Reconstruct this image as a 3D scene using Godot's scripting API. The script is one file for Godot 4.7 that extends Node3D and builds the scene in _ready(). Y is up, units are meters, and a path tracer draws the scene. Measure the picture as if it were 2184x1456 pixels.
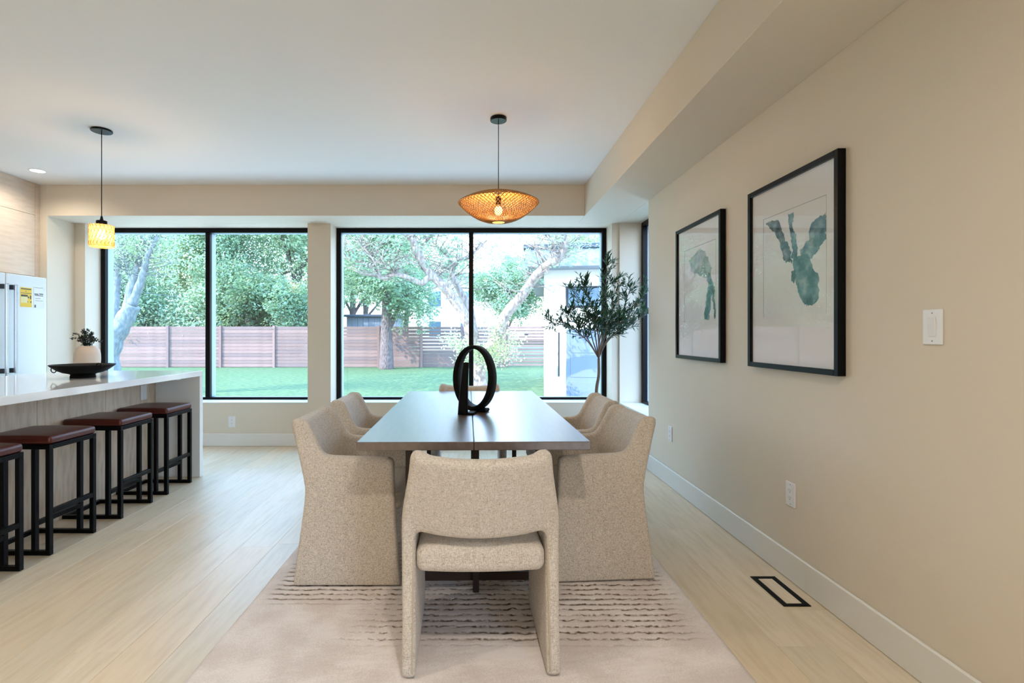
extends Node3D
# A dining room beside a kitchen island. Units are metres; the camera stands at the origin of x and z, looking along -z.

const FL := 1100.0          # focal length in pixels of the 2184 x 1456 frame
const EYE := 1.22
const CEIL := 2.757
const SOFFIT := 2.44
const SILL := 0.47
const RIGHT := 1.574
const BACK := -5.655
const FRONT_OF_BEAM := -5.283
const RUG := 0.014
const FEET := 0.0172           # what stands on the rug's pile

var rng := RandomNumberGenerator.new()
var taken := {}
var smooth_id := 1
var M := {}


# a place in the room for a point seen at (px, py) and known to lie d metres ahead
func at(px: float, py: float, d: float) -> Vector3:
	return Vector3((px - 1014.0) * d / FL, EYE - (py - 714.0) * d / FL, -d)


# ---------------------------------------------------------------- naming
func numbered(n: String) -> String:
	var k: int = taken.get(n, 0)
	taken[n] = k + 1
	return n if k == 0 else "%s_%03d" % [n, k]


func thing(called: String, label: String, category: String, pos := Vector3.ZERO, turn := 0.0, group := "") -> Node3D:
	var o := Node3D.new()
	o.name = numbered(called)
	add_child(o)
	o.position = pos
	o.rotation.y = turn
	tag(o, label, category, group)
	return o


func tag(o: Node, label: String, category := "", group := "", kind := "") -> void:
	if label: o.set_meta("label", label)
	if category: o.set_meta("category", category)
	if group: o.set_meta("group", group)
	if kind: o.set_meta("kind", kind)


func put(called: String, st: SurfaceTool, m: Material, parent: Node = null) -> MeshInstance3D:
	st.generate_normals()
	return put_mesh(called, st.commit(), m, parent)


func put_mesh(called: String, mesh: Mesh, m: Material, parent: Node = null) -> MeshInstance3D:
	var o := MeshInstance3D.new()
	o.mesh = mesh
	o.material_override = m
	if parent == null:
		o.name = numbered(called)
		add_child(o)
	else:
		var n := called
		var k := 0
		while parent.has_node(NodePath(n)):
			k += 1
			n = "%s_%03d" % [called, k]
		o.name = n
		parent.add_child(o)
	return o


func structure(called: String, st: SurfaceTool, m: Material, label: String) -> MeshInstance3D:
	var o := put(called, st, m)
	tag(o, label, "", "", "structure")
	return o


func copy_of(src: Node3D, called: String, label: String, pos: Vector3, turn := 0.0) -> Node3D:
	var o: Node3D = src.duplicate()
	o.name = numbered(called)
	add_child(o)
	o.position = pos
	o.rotation.y = turn
	o.set_meta("label", label)
	return o


# ---------------------------------------------------------------- mesh helpers
func mb() -> SurfaceTool:
	var st := SurfaceTool.new()
	st.begin(Mesh.PRIMITIVE_TRIANGLES)
	return st


# adds one closed piece; turns it right side out first
func piece(st: SurfaceTool, v: PackedVector3Array, t: PackedInt32Array, smooth := true, uv := PackedVector2Array()) -> void:
	var vol := 0.0
	for i in range(0, t.size(), 3):
		vol += v[t[i]].dot(v[t[i + 1]].cross(v[t[i + 2]]))
	var flip := vol > 0.0
	smooth_id += 1
	st.set_smooth_group(smooth_id if smooth else -1)
	for i in range(0, t.size(), 3):
		var order := [t[i], t[i + 2], t[i + 1]] if flip else [t[i], t[i + 1], t[i + 2]]
		for k in order:
			if uv.size(): st.set_uv(uv[k])
			st.add_vertex(v[k])


# box with chamfered edges, optionally turned
func box(st: SurfaceTool, c: Vector3, s: Vector3, b := 0.003, turn := Basis.IDENTITY) -> void:
	var h := s / 2.0
	b = minf(b, 0.45 * minf(s.x, minf(s.y, s.z)))
	var v := PackedVector3Array()
	for i in 8:
		var g := Vector3(-1.0 if i & 1 == 0 else 1.0, -1.0 if i & 2 == 0 else 1.0, -1.0 if i & 4 == 0 else 1.0)
		var p := g * h
		v.append(p - Vector3(0, g.y * b, g.z * b))
		v.append(p - Vector3(g.x * b, 0, g.z * b))
		v.append(p - Vector3(g.x * b, g.y * b, 0))
	var t := PackedInt32Array()
	for axis in 3:
		var m1 := 1 << axis
		var m2 := 1 << ((axis + 1) % 3)
		var m3 := 1 << ((axis + 2) % 3)
		for side in 2:
			var o := m1 * side
			_q(t, v, (o) * 3 + axis, (o | m2) * 3 + axis, (o | m2 | m3) * 3 + axis, (o | m3) * 3 + axis)
		for k in 4:
			var o2 := (m2 if k & 1 else 0) | (m3 if k & 2 else 0)
			var a2 := (axis + 1) % 3
			var a3 := (axis + 2) % 3
			_q(t, v, o2 * 3 + a2, (o2 | m1) * 3 + a2, (o2 | m1) * 3 + a3, o2 * 3 + a3)
	for i in 8:
		_t(t, v, i * 3, i * 3 + 1, i * 3 + 2)
	for i in v.size():
		v[i] = c + turn * v[i]
	# faces were turned outward about the box's own middle by _t, so only place them
	smooth_id += 1
	st.set_smooth_group(-1)
	for k in t:
		st.add_vertex(v[k])


func _t(t: PackedInt32Array, v: PackedVector3Array, a: int, b: int, c: int) -> void:
	var n := (v[b] - v[a]).cross(v[c] - v[a])
	if n.dot(v[a] + v[b] + v[c]) > 0.0:
		t.append_array([a, c, b])
	else:
		t.append_array([a, b, c])


func _q(t: PackedInt32Array, v: PackedVector3Array, a: int, b: int, c: int, d: int) -> void:
	_t(t, v, a, b, c)
	_t(t, v, a, c, d)


# box given by two corners
func slab(st: SurfaceTool, a: Vector3, b: Vector3, bev := 0.002) -> void:
	box(st, (a + b) / 2.0, (b - a).abs(), bev)


# rounded soft box: n cells a side, corner radius r, then bent by a callable
func soft_box(st: SurfaceTool, c: Vector3, s: Vector3, r: float, n := 10, bend := "") -> void:
	var h := s / 2.0
	r = minf(r, minf(h.x, minf(h.y, h.z)))
	var inner := h - Vector3(r, r, r)
	var v := PackedVector3Array()
	var t := PackedInt32Array()
	var seen := {}
	for axis in 3:
		var a2 := (axis + 1) % 3
		var a3 := (axis + 2) % 3
		for side in [-1.0, 1.0]:
			var grid := []
			for i in n + 1:
				var row := []
				for j in n + 1:
					var p := Vector3.ZERO
					p[axis] = side * h[axis]
					p[a2] = _spread(i, n, h[a2], r)
					p[a3] = _spread(j, n, h[a3], r)
					var key := Vector3i((p * 100000.0).round())
					if not seen.has(key):
						seen[key] = v.size()
						var q := p.clamp(-inner, inner)
						var d := p - q
						if d.length() > 1e-6: d = d.normalized() * r
						var w := q + d
						if bend == "stool": w.y += 0.004 * (1.0 - pow(w.x / 0.2, 2)) if w.y > 0 else 0.0
						elif bend == "seat": w = seat_bend(w)
						v.append(w + c)
					row.append(seen[key])
				grid.append(row)
			for i in n:
				for j in n:
					var q4 := [grid[i][j], grid[i + 1][j], grid[i + 1][j + 1], grid[i][j + 1]]
					if side < 0: q4.reverse()
					t.append_array([q4[0], q4[1], q4[2], q4[0], q4[2], q4[3]])
	piece(st, v, t)


# the crowned top and bowed rear edge of an upholstered seat
func seat_bend(w: Vector3) -> Vector3:
	var across := 1.0 - pow(w.x / 0.24, 2)
	var crown := across * (1.0 - pow(w.z / 0.26, 4))
	return w + Vector3(0, crown * (0.026 if w.y > 0 else -0.006), 0.012 * across if w.z > 0 else 0.0)


func _spread(i: int, n: int, h: float, r: float) -> float:
	# more cells in the rounded margins
	var f := float(i) / n
	if f < 0.3: return -h + r * 1.05 * f / 0.3
	if f > 0.7: return h - r * 1.05 * (1.0 - f) / 0.3
	return lerpf(-h + r * 1.05, h - r * 1.05, (f - 0.3) / 0.4)


# a sheet of glass: four corners in the plane z = c.z
func sheet(st: SurfaceTool, a: Vector2, b: Vector2, z: float) -> void:
	st.set_smooth_group(-1)
	for q in [Vector2(a.x, a.y), Vector2(b.x, b.y), Vector2(b.x, a.y), Vector2(a.x, a.y), Vector2(a.x, b.y), Vector2(b.x, b.y)]:
		st.add_vertex(Vector3(q.x, q.y, z))


# tube along a path; radius is a number or an array of numbers
func tube(st: SurfaceTool, path: Array, radius, sides := 8, closed := false) -> void:
	var n := path.size()
	var v := PackedVector3Array()
	var t := PackedInt32Array()
	var up := Vector3(0.031, 1, 0.017)
	for i in n:
		var p: Vector3 = path[i]
		var q: Vector3
		if closed: q = path[(i + 1) % n] - path[(i + n - 1) % n]
		else: q = path[mini(i + 1, n - 1)] - path[maxi(i - 1, 0)]
		q = q.normalized()
		if i == 0 and absf(q.dot(up)) > 0.95: up = Vector3(1, 0.02, 0.03)
		var e1 := (up - q * up.dot(q)).normalized()
		up = e1
		var e2 := q.cross(e1)
		var r: float = radius[i] if radius is Array else radius
		for k in sides:
			var a := TAU * k / sides
			v.append(p + (e1 * cos(a) + e2 * sin(a)) * r)
	var rings := n if closed else n - 1
	for i in rings:
		for k in sides:
			var a := i * sides + k
			var b := i * sides + (k + 1) % sides
			var c := ((i + 1) % n) * sides + (k + 1) % sides
			var d := ((i + 1) % n) * sides + k
			t.append_array([a, b, c, a, c, d])
	if not closed:
		for k in range(1, sides - 1):
			t.append_array([0, k + 1, k])
			var o := (n - 1) * sides
			t.append_array([o, o + k, o + k + 1])
	piece(st, v, t)


# turned shape: profile of Vector2(radius, height), closed at both ends when the ends have radius 0 or are capped
func lathe(st: SurfaceTool, c: Vector3, profile: Array, segs := 32) -> void:
	var n := profile.size()
	var v := PackedVector3Array()
	var t := PackedInt32Array()
	for i in n:
		for k in segs:
			var a := TAU * k / segs
			var p := Vector3(cos(a) * profile[i].x, profile[i].y, sin(a) * profile[i].x)
			v.append(c + p)
	for i in n - 1:
		for k in segs:
			var a := i * segs + k
			var b := i * segs + (k + 1) % segs
			t.append_array([a, b, b + segs, a, b + segs, a + segs])
	if profile[0].x > 0.0001:
		for k in range(1, segs - 1): t.append_array([0, k + 1, k])
	if profile[n - 1].x > 0.0001:
		var o := (n - 1) * segs
		for k in range(1, segs - 1): t.append_array([o, o + k, o + k + 1])
	piece(st, v, t)


# flat-sided cylinder (its rim stays crisp)
func disc(st: SurfaceTool, c: Vector3, r: float, h: float, segs := 32, bev := 0.002) -> void:
	var p := [Vector2(r - bev, 0), Vector2(r, bev), Vector2(r, h - bev), Vector2(r - bev, h)]
	var v := PackedVector3Array()
	var t := PackedInt32Array()
	for i in 4:
		for k in segs:
			var a := TAU * k / segs
			v.append(Vector3(cos(a) * p[i].x, p[i].y - h / 2, sin(a) * p[i].x))
	v.append(Vector3(0, -h / 2, 0))
	v.append(Vector3(0, h / 2, 0))
	for k in segs:
		var b := (k + 1) % segs
		for i in 3: _q(t, v, i * segs + k, i * segs + b, (i + 1) * segs + b, (i + 1) * segs + k)
		_t(t, v, 4 * segs, k, b)
		_t(t, v, 4 * segs + 1, 3 * segs + k, 3 * segs + b)
	st.set_smooth_group(-1)
	for k in t: st.add_vertex(v[k] + c + Vector3(0, h / 2, 0))


func curve(points: Array, per := 6) -> Array:
	var out := []
	var n := points.size()
	for i in n - 1:
		var p0: Vector3 = points[maxi(i - 1, 0)]
		var p1: Vector3 = points[i]
		var p2: Vector3 = points[i + 1]
		var p3: Vector3 = points[mini(i + 2, n - 1)]
		for k in per:
			out.append(p1.cubic_interpolate(p2, p0, p3, float(k) / per))
	out.append(points[n - 1])
	return out


func tapers(n: int, a: float, b: float) -> Array:
	var out := []
	for i in n: out.append(lerpf(a, b, float(i) / (n - 1)))
	return out


# ---------------------------------------------------------------- materials
func mat(called: String, c: Color, rough := 0.6, metal := 0.0) -> StandardMaterial3D:
	var m := StandardMaterial3D.new()
	m.resource_name = called
	m.albedo_color = c
	m.roughness = rough
	m.metallic = metal
	M[called] = m
	return m


func noise_tex(freq: float, stops: Array, seed_: int, size := 512, octaves := 4, kind := FastNoiseLite.TYPE_SIMPLEX_SMOOTH) -> NoiseTexture2D:
	var n := FastNoiseLite.new()
	n.seed = seed_
	n.noise_type = kind
	n.frequency = freq
	n.fractal_octaves = octaves
	var g := Gradient.new()
	g.offsets = PackedFloat32Array(range(stops.size()).map(func(i): return float(i) / (stops.size() - 1)))
	g.colors = PackedColorArray(stops)
	var t := NoiseTexture2D.new()
	t.width = size
	t.height = size
	t.seamless = true
	t.noise = n
	t.color_ramp = g
	return t


func triplanar(m: StandardMaterial3D, scale: Vector3, world := false) -> void:
	m.uv1_triplanar = true
	m.uv1_world_triplanar = world
	m.uv1_scale = scale


# woven linen: runs of lighter and darker thread in both directions
func linen(a: Color, b: Color, n := 256) -> ImageTexture:
	var h := PackedFloat32Array()
	var w := PackedFloat32Array()
	h.resize(n * n)
	w.resize(n * n)
	for y in n:
		var x := 0
		while x < n:
			var run := rng.randi_range(2, 8)
			var val := rng.randf()
			for k in run:
				if x + k < n:
					h[y * n + x + k] = val
					w[(x + k) * n + y] = rng.randf() if k == 0 else w[(x + k - 1) * n + y]
			x += run
	var im := Image.create(n, n, false, Image.FORMAT_RGB8)
	for y in n:
		for x in n:
			var f := 0.5 * (h[y * n + x] + w[y * n + x])
			f = clampf(1.0 - pow(1.0 - f, 2.2) * 1.25, 0.0, 1.0)
			im.set_pixel(x, y, a.lerp(b, f))
	return ImageTexture.create_from_image(im)


func make_materials() -> void:
	mat("wall_paint", Color(0.855, 0.81, 0.735), 0.6)
	mat("ceiling_paint", Color(0.90, 0.90, 0.885), 0.85)
	mat("trim_paint", Color(0.88, 0.87, 0.84), 0.45)
	mat("black_frame", Color(0.018, 0.022, 0.035), 0.35)
	mat("grey_cladding", Color(0.62, 0.68, 0.74), 0.45)
	mat("black_metal", Color(0.022, 0.026, 0.036), 0.38, 0.3)
	mat("dark_steel", Color(0.03, 0.03, 0.035), 0.25, 0.6)
	mat("sculpture_black", Color(0.010, 0.009, 0.010), 0.6)
	for k in ["black_frame", "black_metal", "sculpture_black"]: M[k].metallic_specular = 0.28
	mat("leather", Color(0.29, 0.085, 0.05), 0.33)
	M.leather.heightmap_enabled = true
	M.leather.heightmap_texture = noise_tex(0.08, [Color.BLACK, Color.WHITE], 5, 256)
	M.leather.heightmap_scale = 0.03
	triplanar(M.leather, Vector3(8, 8, 8))
	var fab := mat("fabric", Color.WHITE, 0.95)
	fab.albedo_texture = linen(Color(0.57, 0.515, 0.45), Color(0.875, 0.835, 0.78))
	fab.rim_enabled = true
	fab.rim = 0.25
	triplanar(fab, Vector3(3.6, 3.6, 3.6))
	mat("piping", Color(0.75, 0.69, 0.60), 0.95)
	for k in 4:
		var w := mat("oak_%d" % k, [Color(1, 1, 1), Color(0.97, 0.96, 0.94), Color(1.0, 0.98, 0.95), Color(0.96, 0.965, 0.96)][k], 0.34)
		w.albedo_texture = M.oak_0.albedo_texture if k else noise_tex(0.012, [Color(0.825, 0.75, 0.635), Color(0.855, 0.79, 0.685), Color(0.88, 0.82, 0.72), Color(0.845, 0.775, 0.665)], 11, 512, 5)
		triplanar(w, Vector3(3.0, 3.0, 0.34))
		w.uv1_offset = Vector3(k * 0.31, k * 0.17, k * 0.43)
	mat("floor_gap", Color(0.52, 0.43, 0.32), 0.8)
	var veneer := mat("veneer", Color.WHITE, 0.5)
	veneer.albedo_texture = noise_tex(0.014, [Color(0.70, 0.62, 0.53), Color(0.79, 0.72, 0.635), Color(0.83, 0.765, 0.69)], 23, 512, 5)
	triplanar(veneer, Vector3(3.2, 0.5, 3.2))
	var tall := mat("cabinet_wood", Color.WHITE, 0.5)
	tall.albedo_texture = noise_tex(0.014, [Color(0.79, 0.72, 0.645), Color(0.82, 0.755, 0.685), Color(0.845, 0.785, 0.72)], 29, 512, 5)
	triplanar(tall, Vector3(0.6, 4.0, 0.6))
	mat("quartz", Color(0.92, 0.92, 0.91), 0.07)
	var table := mat("table_wood", Color.WHITE, 0.38)
	table.metallic_specular = 0.72
	table.albedo_texture = noise_tex(0.013, [Color(0.32, 0.25, 0.21), Color(0.375, 0.305, 0.26), Color(0.42, 0.35, 0.30)], 37, 512, 5)
	table.clearcoat_enabled = true
	table.clearcoat = 1.0
	table.clearcoat_roughness = 0.28
	triplanar(table, Vector3(4.0, 4.0, 0.5))
	mat("table_leg_wood", Color(0.17, 0.10, 0.065), 0.45)
	mat("white_plastic", Color(0.90, 0.90, 0.90), 0.3)
	mat("slot_dark", Color(0.10, 0.10, 0.11), 0.6)
	mat("screw_grey", Color(0.6, 0.6, 0.62), 0.4, 0.5)
	mat("fridge_white", Color(0.86, 0.885, 0.895), 0.22, 0.25)
	mat("steel", Color(0.72, 0.74, 0.76), 0.22, 0.9)
	mat("handle_bracket", Color(0.22, 0.25, 0.28), 0.35, 0.5)
	mat("frame_black", Color(0.008, 0.014, 0.034), 0.3)
	M.frame_black.metallic_specular = 0.3
	mat("mat_board", Color(0.87, 0.86, 0.845), 0.7)
	mat("ceramic", Color(0.83, 0.79, 0.74), 0.6)
	mat("plant_dark", Color(0.10, 0.16, 0.12), 0.6)
	mat("berry", Color(0.11, 0.10, 0.12), 0.5)
	mat("rattan", Color(0.70, 0.53, 0.30), 0.55)
	M.rattan.backlight_enabled = true
	M.rattan.backlight = Color(0.45, 0.33, 0.18)
	var amber := mat("amber_glass", Color(1.0, 0.80, 0.45, 0.22), 0.1)
	amber.transparency = BaseMaterial3D.TRANSPARENCY_ALPHA
	mat("amber_rib", Color(0.88, 0.70, 0.40), 0.2)
	M.amber_rib.backlight_enabled = true
	M.amber_rib.backlight = Color(0.7, 0.5, 0.25)
	var pane := mat("pane_glass", Color(0.9, 0.96, 0.97, 0.03), 0.0)
	pane.transparency = BaseMaterial3D.TRANSPARENCY_ALPHA
	var cover := mat("picture_glass", Color(0.95, 0.97, 0.98, 0.03), 0.0)
	cover.transparency = BaseMaterial3D.TRANSPARENCY_ALPHA
	glow("bulb_glow", Color(1.0, 0.78, 0.45), 14.0)
	glow("downlight_glow", Color(1.0, 0.93, 0.82), 6.0)
	mat("olive_leaf", Color(0.13, 0.26, 0.18), 0.4)
	M.olive_leaf.backlight_enabled = true
	M.olive_leaf.backlight = Color(0.12, 0.22, 0.1)
	mat("olive_bark", Color(0.47, 0.40, 0.35), 0.85)
	mat("pot", Color(0.55, 0.52, 0.48), 0.7)
	mat("soil", Color(0.12, 0.09, 0.07), 0.95)
	var bark := mat("bark", Color.WHITE, 0.9)
	bark.albedo_texture = noise_tex(0.03, [Color(0.36, 0.32, 0.31), Color(0.60, 0.55, 0.52), Color(0.76, 0.72, 0.68)], 41, 256, 4)
	triplanar(bark, Vector3(2.2, 0.9, 2.2))
	bark.heightmap_enabled = true
	bark.heightmap_texture = noise_tex(0.03, [Color.BLACK, Color.WHITE], 41, 256, 4)
	bark.heightmap_scale = 2.0
	var grey_bark := mat("grey_bark", Color.WHITE, 0.9)
	grey_bark.albedo_texture = noise_tex(0.03, [Color(0.28, 0.33, 0.36), Color(0.43, 0.48, 0.51), Color(0.56, 0.60, 0.62)], 44, 256, 4)
	triplanar(grey_bark, Vector3(2.2, 0.7, 2.2))
	var dark_bark := mat("dark_bark", Color.WHITE, 0.9)
	dark_bark.albedo_texture = noise_tex(0.03, [Color(0.25, 0.22, 0.23), Color(0.42, 0.38, 0.39), Color(0.52, 0.48, 0.49)], 43, 256, 4)
	triplanar(dark_bark, Vector3(2.2, 0.6, 2.2))
	dark_bark.heightmap_enabled = true
	dark_bark.heightmap_texture = bark.heightmap_texture
	dark_bark.heightmap_scale = 2.5
	for k in 4:
		var leaf := mat("leaf_%d" % k, [Color(0.58, 0.65, 0.58), Color(0.44, 0.54, 0.49), Color(0.67, 0.69, 0.54), Color(0.32, 0.42, 0.37)][k], 0.5)
		leaf.backlight_enabled = true
		leaf.backlight = Color(0.62, 0.74, 0.56)
	var grass := mat("grass", Color.WHITE, 0.95)
	grass.albedo_texture = noise_tex(0.03, [Color(0.20, 0.33, 0.22), Color(0.28, 0.40, 0.26), Color(0.46, 0.51, 0.31)], 51, 512, 5)
	triplanar(grass, Vector3(0.35, 0.35, 0.35), true)
	grass.heightmap_enabled = true
	grass.heightmap_texture = noise_tex(0.25, [Color.BLACK, Color.WHITE], 52, 512, 3)
	grass.heightmap_scale = 3.0
	for k in 3:
		var b := mat("cedar_%d" % k, [Color(0.50, 0.415, 0.405), Color(0.55, 0.455, 0.44), Color(0.475, 0.405, 0.405)][k], 0.8)
		b.albedo_texture = noise_tex(0.02, [Color(0.86, 0.86, 0.86), Color.WHITE], 61, 256) if k == 0 else M.cedar_0.albedo_texture
		triplanar(b, Vector3(0.5, 4, 0.5))
	mat("stucco", Color(0.90, 0.875, 0.835), 0.9)
	mat("fascia", Color(0.50, 0.53, 0.58), 0.7)
	mat("dark_roof", Color(0.20, 0.26, 0.32), 0.7)
	mat("garage_door", Color(0.40, 0.46, 0.55), 0.6)
	mat("dark_trim", Color(0.10, 0.13, 0.16), 0.5)
	mat("house_white", Color(0.92, 0.92, 0.92), 0.9)
	mat("house_glass", Color(0.35, 0.45, 0.52), 0.15)
	mat("shed_grey", Color(0.42, 0.47, 0.53), 0.8)


func glow(called: String, c: Color, e: float) -> void:
	var m := mat(called, c, 0.5)
	m.emission_enabled = true
	m.emission = c
	m.emission_energy_multiplier = e


# ---------------------------------------------------------------- start
const SKY := 2.6
const SUN := 2.9
const LAMP := 3.3


func _ready() -> void:
	rng.seed = 7
	var cam := Camera3D.new()
	cam.name = "camera"
	cam.projection = Camera3D.PROJECTION_FRUSTUM
	cam.near = 0.05
	cam.far = 300.0
	cam.size = 1456.0 / FL * cam.near
	cam.frustum_offset = Vector2(78.0, -14.0) / FL * cam.near
	cam.position = Vector3(0, EYE, 0)
	add_child(cam)
	cam.current = true

	var env := Environment.new()
	env.background_mode = Environment.BG_SKY
	var sm := ProceduralSkyMaterial.new()
	sm.sky_top_color = Color(0.60, 0.79, 1.0)
	sm.sky_horizon_color = Color(0.91, 0.96, 1.0)
	sm.sky_curve = 0.2
	sm.ground_bottom_color = Color(0.5, 0.55, 0.5)
	sm.ground_horizon_color = Color(0.85, 0.9, 0.92)
	sm.sky_energy_multiplier = SKY
	sm.ground_energy_multiplier = 0.6
	env.sky = Sky.new()
	env.sky.sky_material = sm
	env.tonemap_mode = Environment.TONE_MAPPER_LINEAR
	env.tonemap_exposure = 1.12
	env.sdfgi_enabled = true
	env.ssao_enabled = true
	env.ssil_enabled = true
	var we := WorldEnvironment.new()
	we.name = "world_environment"
	we.environment = env
	add_child(we)

	var sun := DirectionalLight3D.new()
	sun.name = "sun"
	sun.light_color = Color(1.0, 0.95, 0.87)
	sun.light_energy = SUN
	sun.light_angular_distance = 0.6
	sun.shadow_enabled = true
	sun.sky_mode = DirectionalLight3D.SKY_MODE_LIGHT_ONLY
	add_child(sun)
	sun.look_at_from_position(Vector3.ZERO, Vector3(0.66, -0.60, -0.44))

	make_materials()
	build_shell()
	build_windows()
	build_floor()
	build_rug()
	build_outside()
	build_kitchen()
	build_stools()
	build_table()
	build_chairs()
	build_olive_tree()
	build_pictures()
	build_lamps()
	build_small_things()


# ---------------------------------------------------------------- room shell
func csg_wall(called: String, a: Vector3, b: Vector3, holes: Array, label: String, m: Material) -> void:
	var root := CSGCombiner3D.new()
	root.name = called
	var bx := CSGBox3D.new()
	bx.name = "solid"
	bx.size = (b - a).abs()
	bx.position = (a + b) / 2.0
	bx.material = m
	root.add_child(bx)
	var k := 0
	for h in holes:
		var c := CSGBox3D.new()
		c.name = "opening_%03d" % k
		k += 1
		c.operation = CSGShape3D.OPERATION_SUBTRACTION
		c.size = (h[1] - h[0]).abs()
		c.position = (h[0] + h[1]) / 2.0
		c.material = m
		root.add_child(c)
	add_child(root)
	tag(root, label, "", "", "structure")


func build_shell() -> void:
	csg_wall("wall_back", Vector3(-5.6, -0.2, -6.03), Vector3(2.2, 3.0, BACK), [
		[Vector3(-4.28, SILL, -6.5), Vector3(-1.84, SOFFIT, -5.0)],
		[Vector3(-1.587, SILL, -6.5), Vector3(1.496, SOFFIT, -5.0)]],
		"cream painted wall around the two big garden windows", M.wall_paint)
	csg_wall("wall_right", Vector3(RIGHT, -0.2, BACK), Vector3(1.94, 3.0, 4.0), [
		[Vector3(1.0, SILL, -5.63), Vector3(2.5, SOFFIT, -4.69)],
		[Vector3(1.0, 0.02, 0.7), Vector3(2.5, 2.38, 3.4)]],
		"long cream painted wall with the two framed pictures", M.wall_paint)
	csg_wall("wall_front", Vector3(-5.6, -0.2, 4.0), Vector3(1.94, 3.0, 4.3), [],
		"cream painted wall behind the camera", M.wall_paint)
	var st := mb()
	slab(st, Vector3(-5.6, -0.2, BACK), Vector3(-5.2, 3.0, 4.0), 0.0)
	structure("wall_left", st, M.wall_paint, "cream painted wall behind the kitchen cabinets")
	st = mb()
	slab(st, Vector3(-5.2, 0, BACK), Vector3(-4.39, CEIL, FRONT_OF_BEAM), 0.002)
	structure("wall_return", st, M.wall_paint, "cream wall return between the tall cabinets and the left window")
	st = mb()
	slab(st, Vector3(-5.2, CEIL, BACK), Vector3(RIGHT, 3.0, 4.0), 0.0)
	structure("ceiling", st, M.ceiling_paint, "flat white painted ceiling")
	st = mb()
	slab(st, Vector3(-4.39, SOFFIT, BACK), Vector3(1.12, CEIL, FRONT_OF_BEAM), 0.002)
	structure("beam", st, M.wall_paint, "dropped cream beam above the big windows")
	st = mb()
	slab(st, Vector3(1.12, SOFFIT, BACK), Vector3(RIGHT, CEIL, 4.0), 0.002)
	structure("beam", st, M.wall_paint, "boxed-in cream bulkhead along the top of the right wall")
	for q in [["baseboard_right", Vector3(1.559, 0, BACK), Vector3(RIGHT, 0.143, 0.69), "tall white baseboard along the picture wall"],
			["baseboard_back", Vector3(-4.39, 0, BACK), Vector3(1.559, 0.14, BACK + 0.015), "tall white baseboard below the garden windows"]]:
		st = mb()
		slab(st, q[1], q[2], 0.005)
		structure(q[0], st, M.trim_paint, q[3])
	for q in [["trim_1", Vector3(-4.28, SILL, -5.9), Vector3(-1.84, SILL + 0.012, BACK + 0.004), "white sill of the left window"],
			["trim_2", Vector3(-1.587, SILL, -5.9), Vector3(1.496, SILL + 0.012, BACK + 0.004), "white sill of the wide middle window"]]:
		st = mb()
		slab(st, q[1], q[2], 0.003)
		structure(q[0], st, M.trim_paint, q[3])
	st = mb()
	slab(st, Vector3(RIGHT - 0.004, SILL, -5.63), Vector3(1.82, SILL + 0.012, -4.69), 0.003)
	structure("trim_3", st, M.trim_paint, "white sill of the corner side window")


func build_windows() -> void:
	window("window_1", "black framed two-pane window behind the kitchen island", 2.44, [0.5], Vector3(-3.06, 0, -5.89), 0.0)
	window("window_2", "wide black framed two-pane window behind the dining table", 3.083, [0.499], Vector3(-0.0455, 0, -5.89), 0.0)
	window("window_3", "narrow black framed side window in the corner by the olive tree", 0.94, [], Vector3(1.81, 0, -5.16), -PI / 2)


# a window seen from inside along -z, its foot at the sill; frame pieces and panes are parts
func window(called: String, label: String, w: float, mullions: Array, pos: Vector3, turn: float) -> void:
	var o := Node3D.new()
	o.name = called
	add_child(o)
	o.position = pos
	o.rotation.y = turn
	tag(o, label, "", "", "structure")
	var y0 := SILL + 0.008
	var y1 := SOFFIT
	var f := 0.05
	var bars := [[Vector2(-w / 2, y0), Vector2(-w / 2 + f, y1)], [Vector2(w / 2 - f, y0), Vector2(w / 2, y1)]]
	var edges := [-w / 2 + f]
	for u in mullions:
		var x: float = -w / 2 + w * u
		bars.append([Vector2(x - 0.026, y0 + f * 0.6), Vector2(x + 0.026, y1 - f)])
		edges.append(x - 0.026)
		edges.append(x + 0.026)
	edges.append(w / 2 - f)
	bars.append([Vector2(-w / 2 + f, y0), Vector2(w / 2 - f, y0 + f * 0.6)])
	bars.append([Vector2(-w / 2 + f, y1 - f), Vector2(w / 2 - f, y1)])
	var k := 0
	for b in bars:
		var st := mb()
		slab(st, Vector3(b[0].x, b[0].y, -0.05), Vector3(b[1].x, b[1].y, 0.0), 0.003)
		var fr := put("mullion" if k >= 2 and k < 2 + mullions.size() else "frame", st, M.black_frame, o)
		st = mb()
		slab(st, Vector3(b[0].x + 0.004, b[0].y + 0.004, -0.15), Vector3(b[1].x - 0.004, b[1].y - 0.004, -0.052), 0.003)
		put("outer_cladding", st, M.grey_cladding, fr)
		k += 1
	for i in range(0, edges.size(), 2):
		var st := mb()
		sheet(st, Vector2(edges[i], y0 + f * 0.6), Vector2(edges[i + 1], y1 - f), -0.051)
		put("pane", st, M.pane_glass, o)


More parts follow.
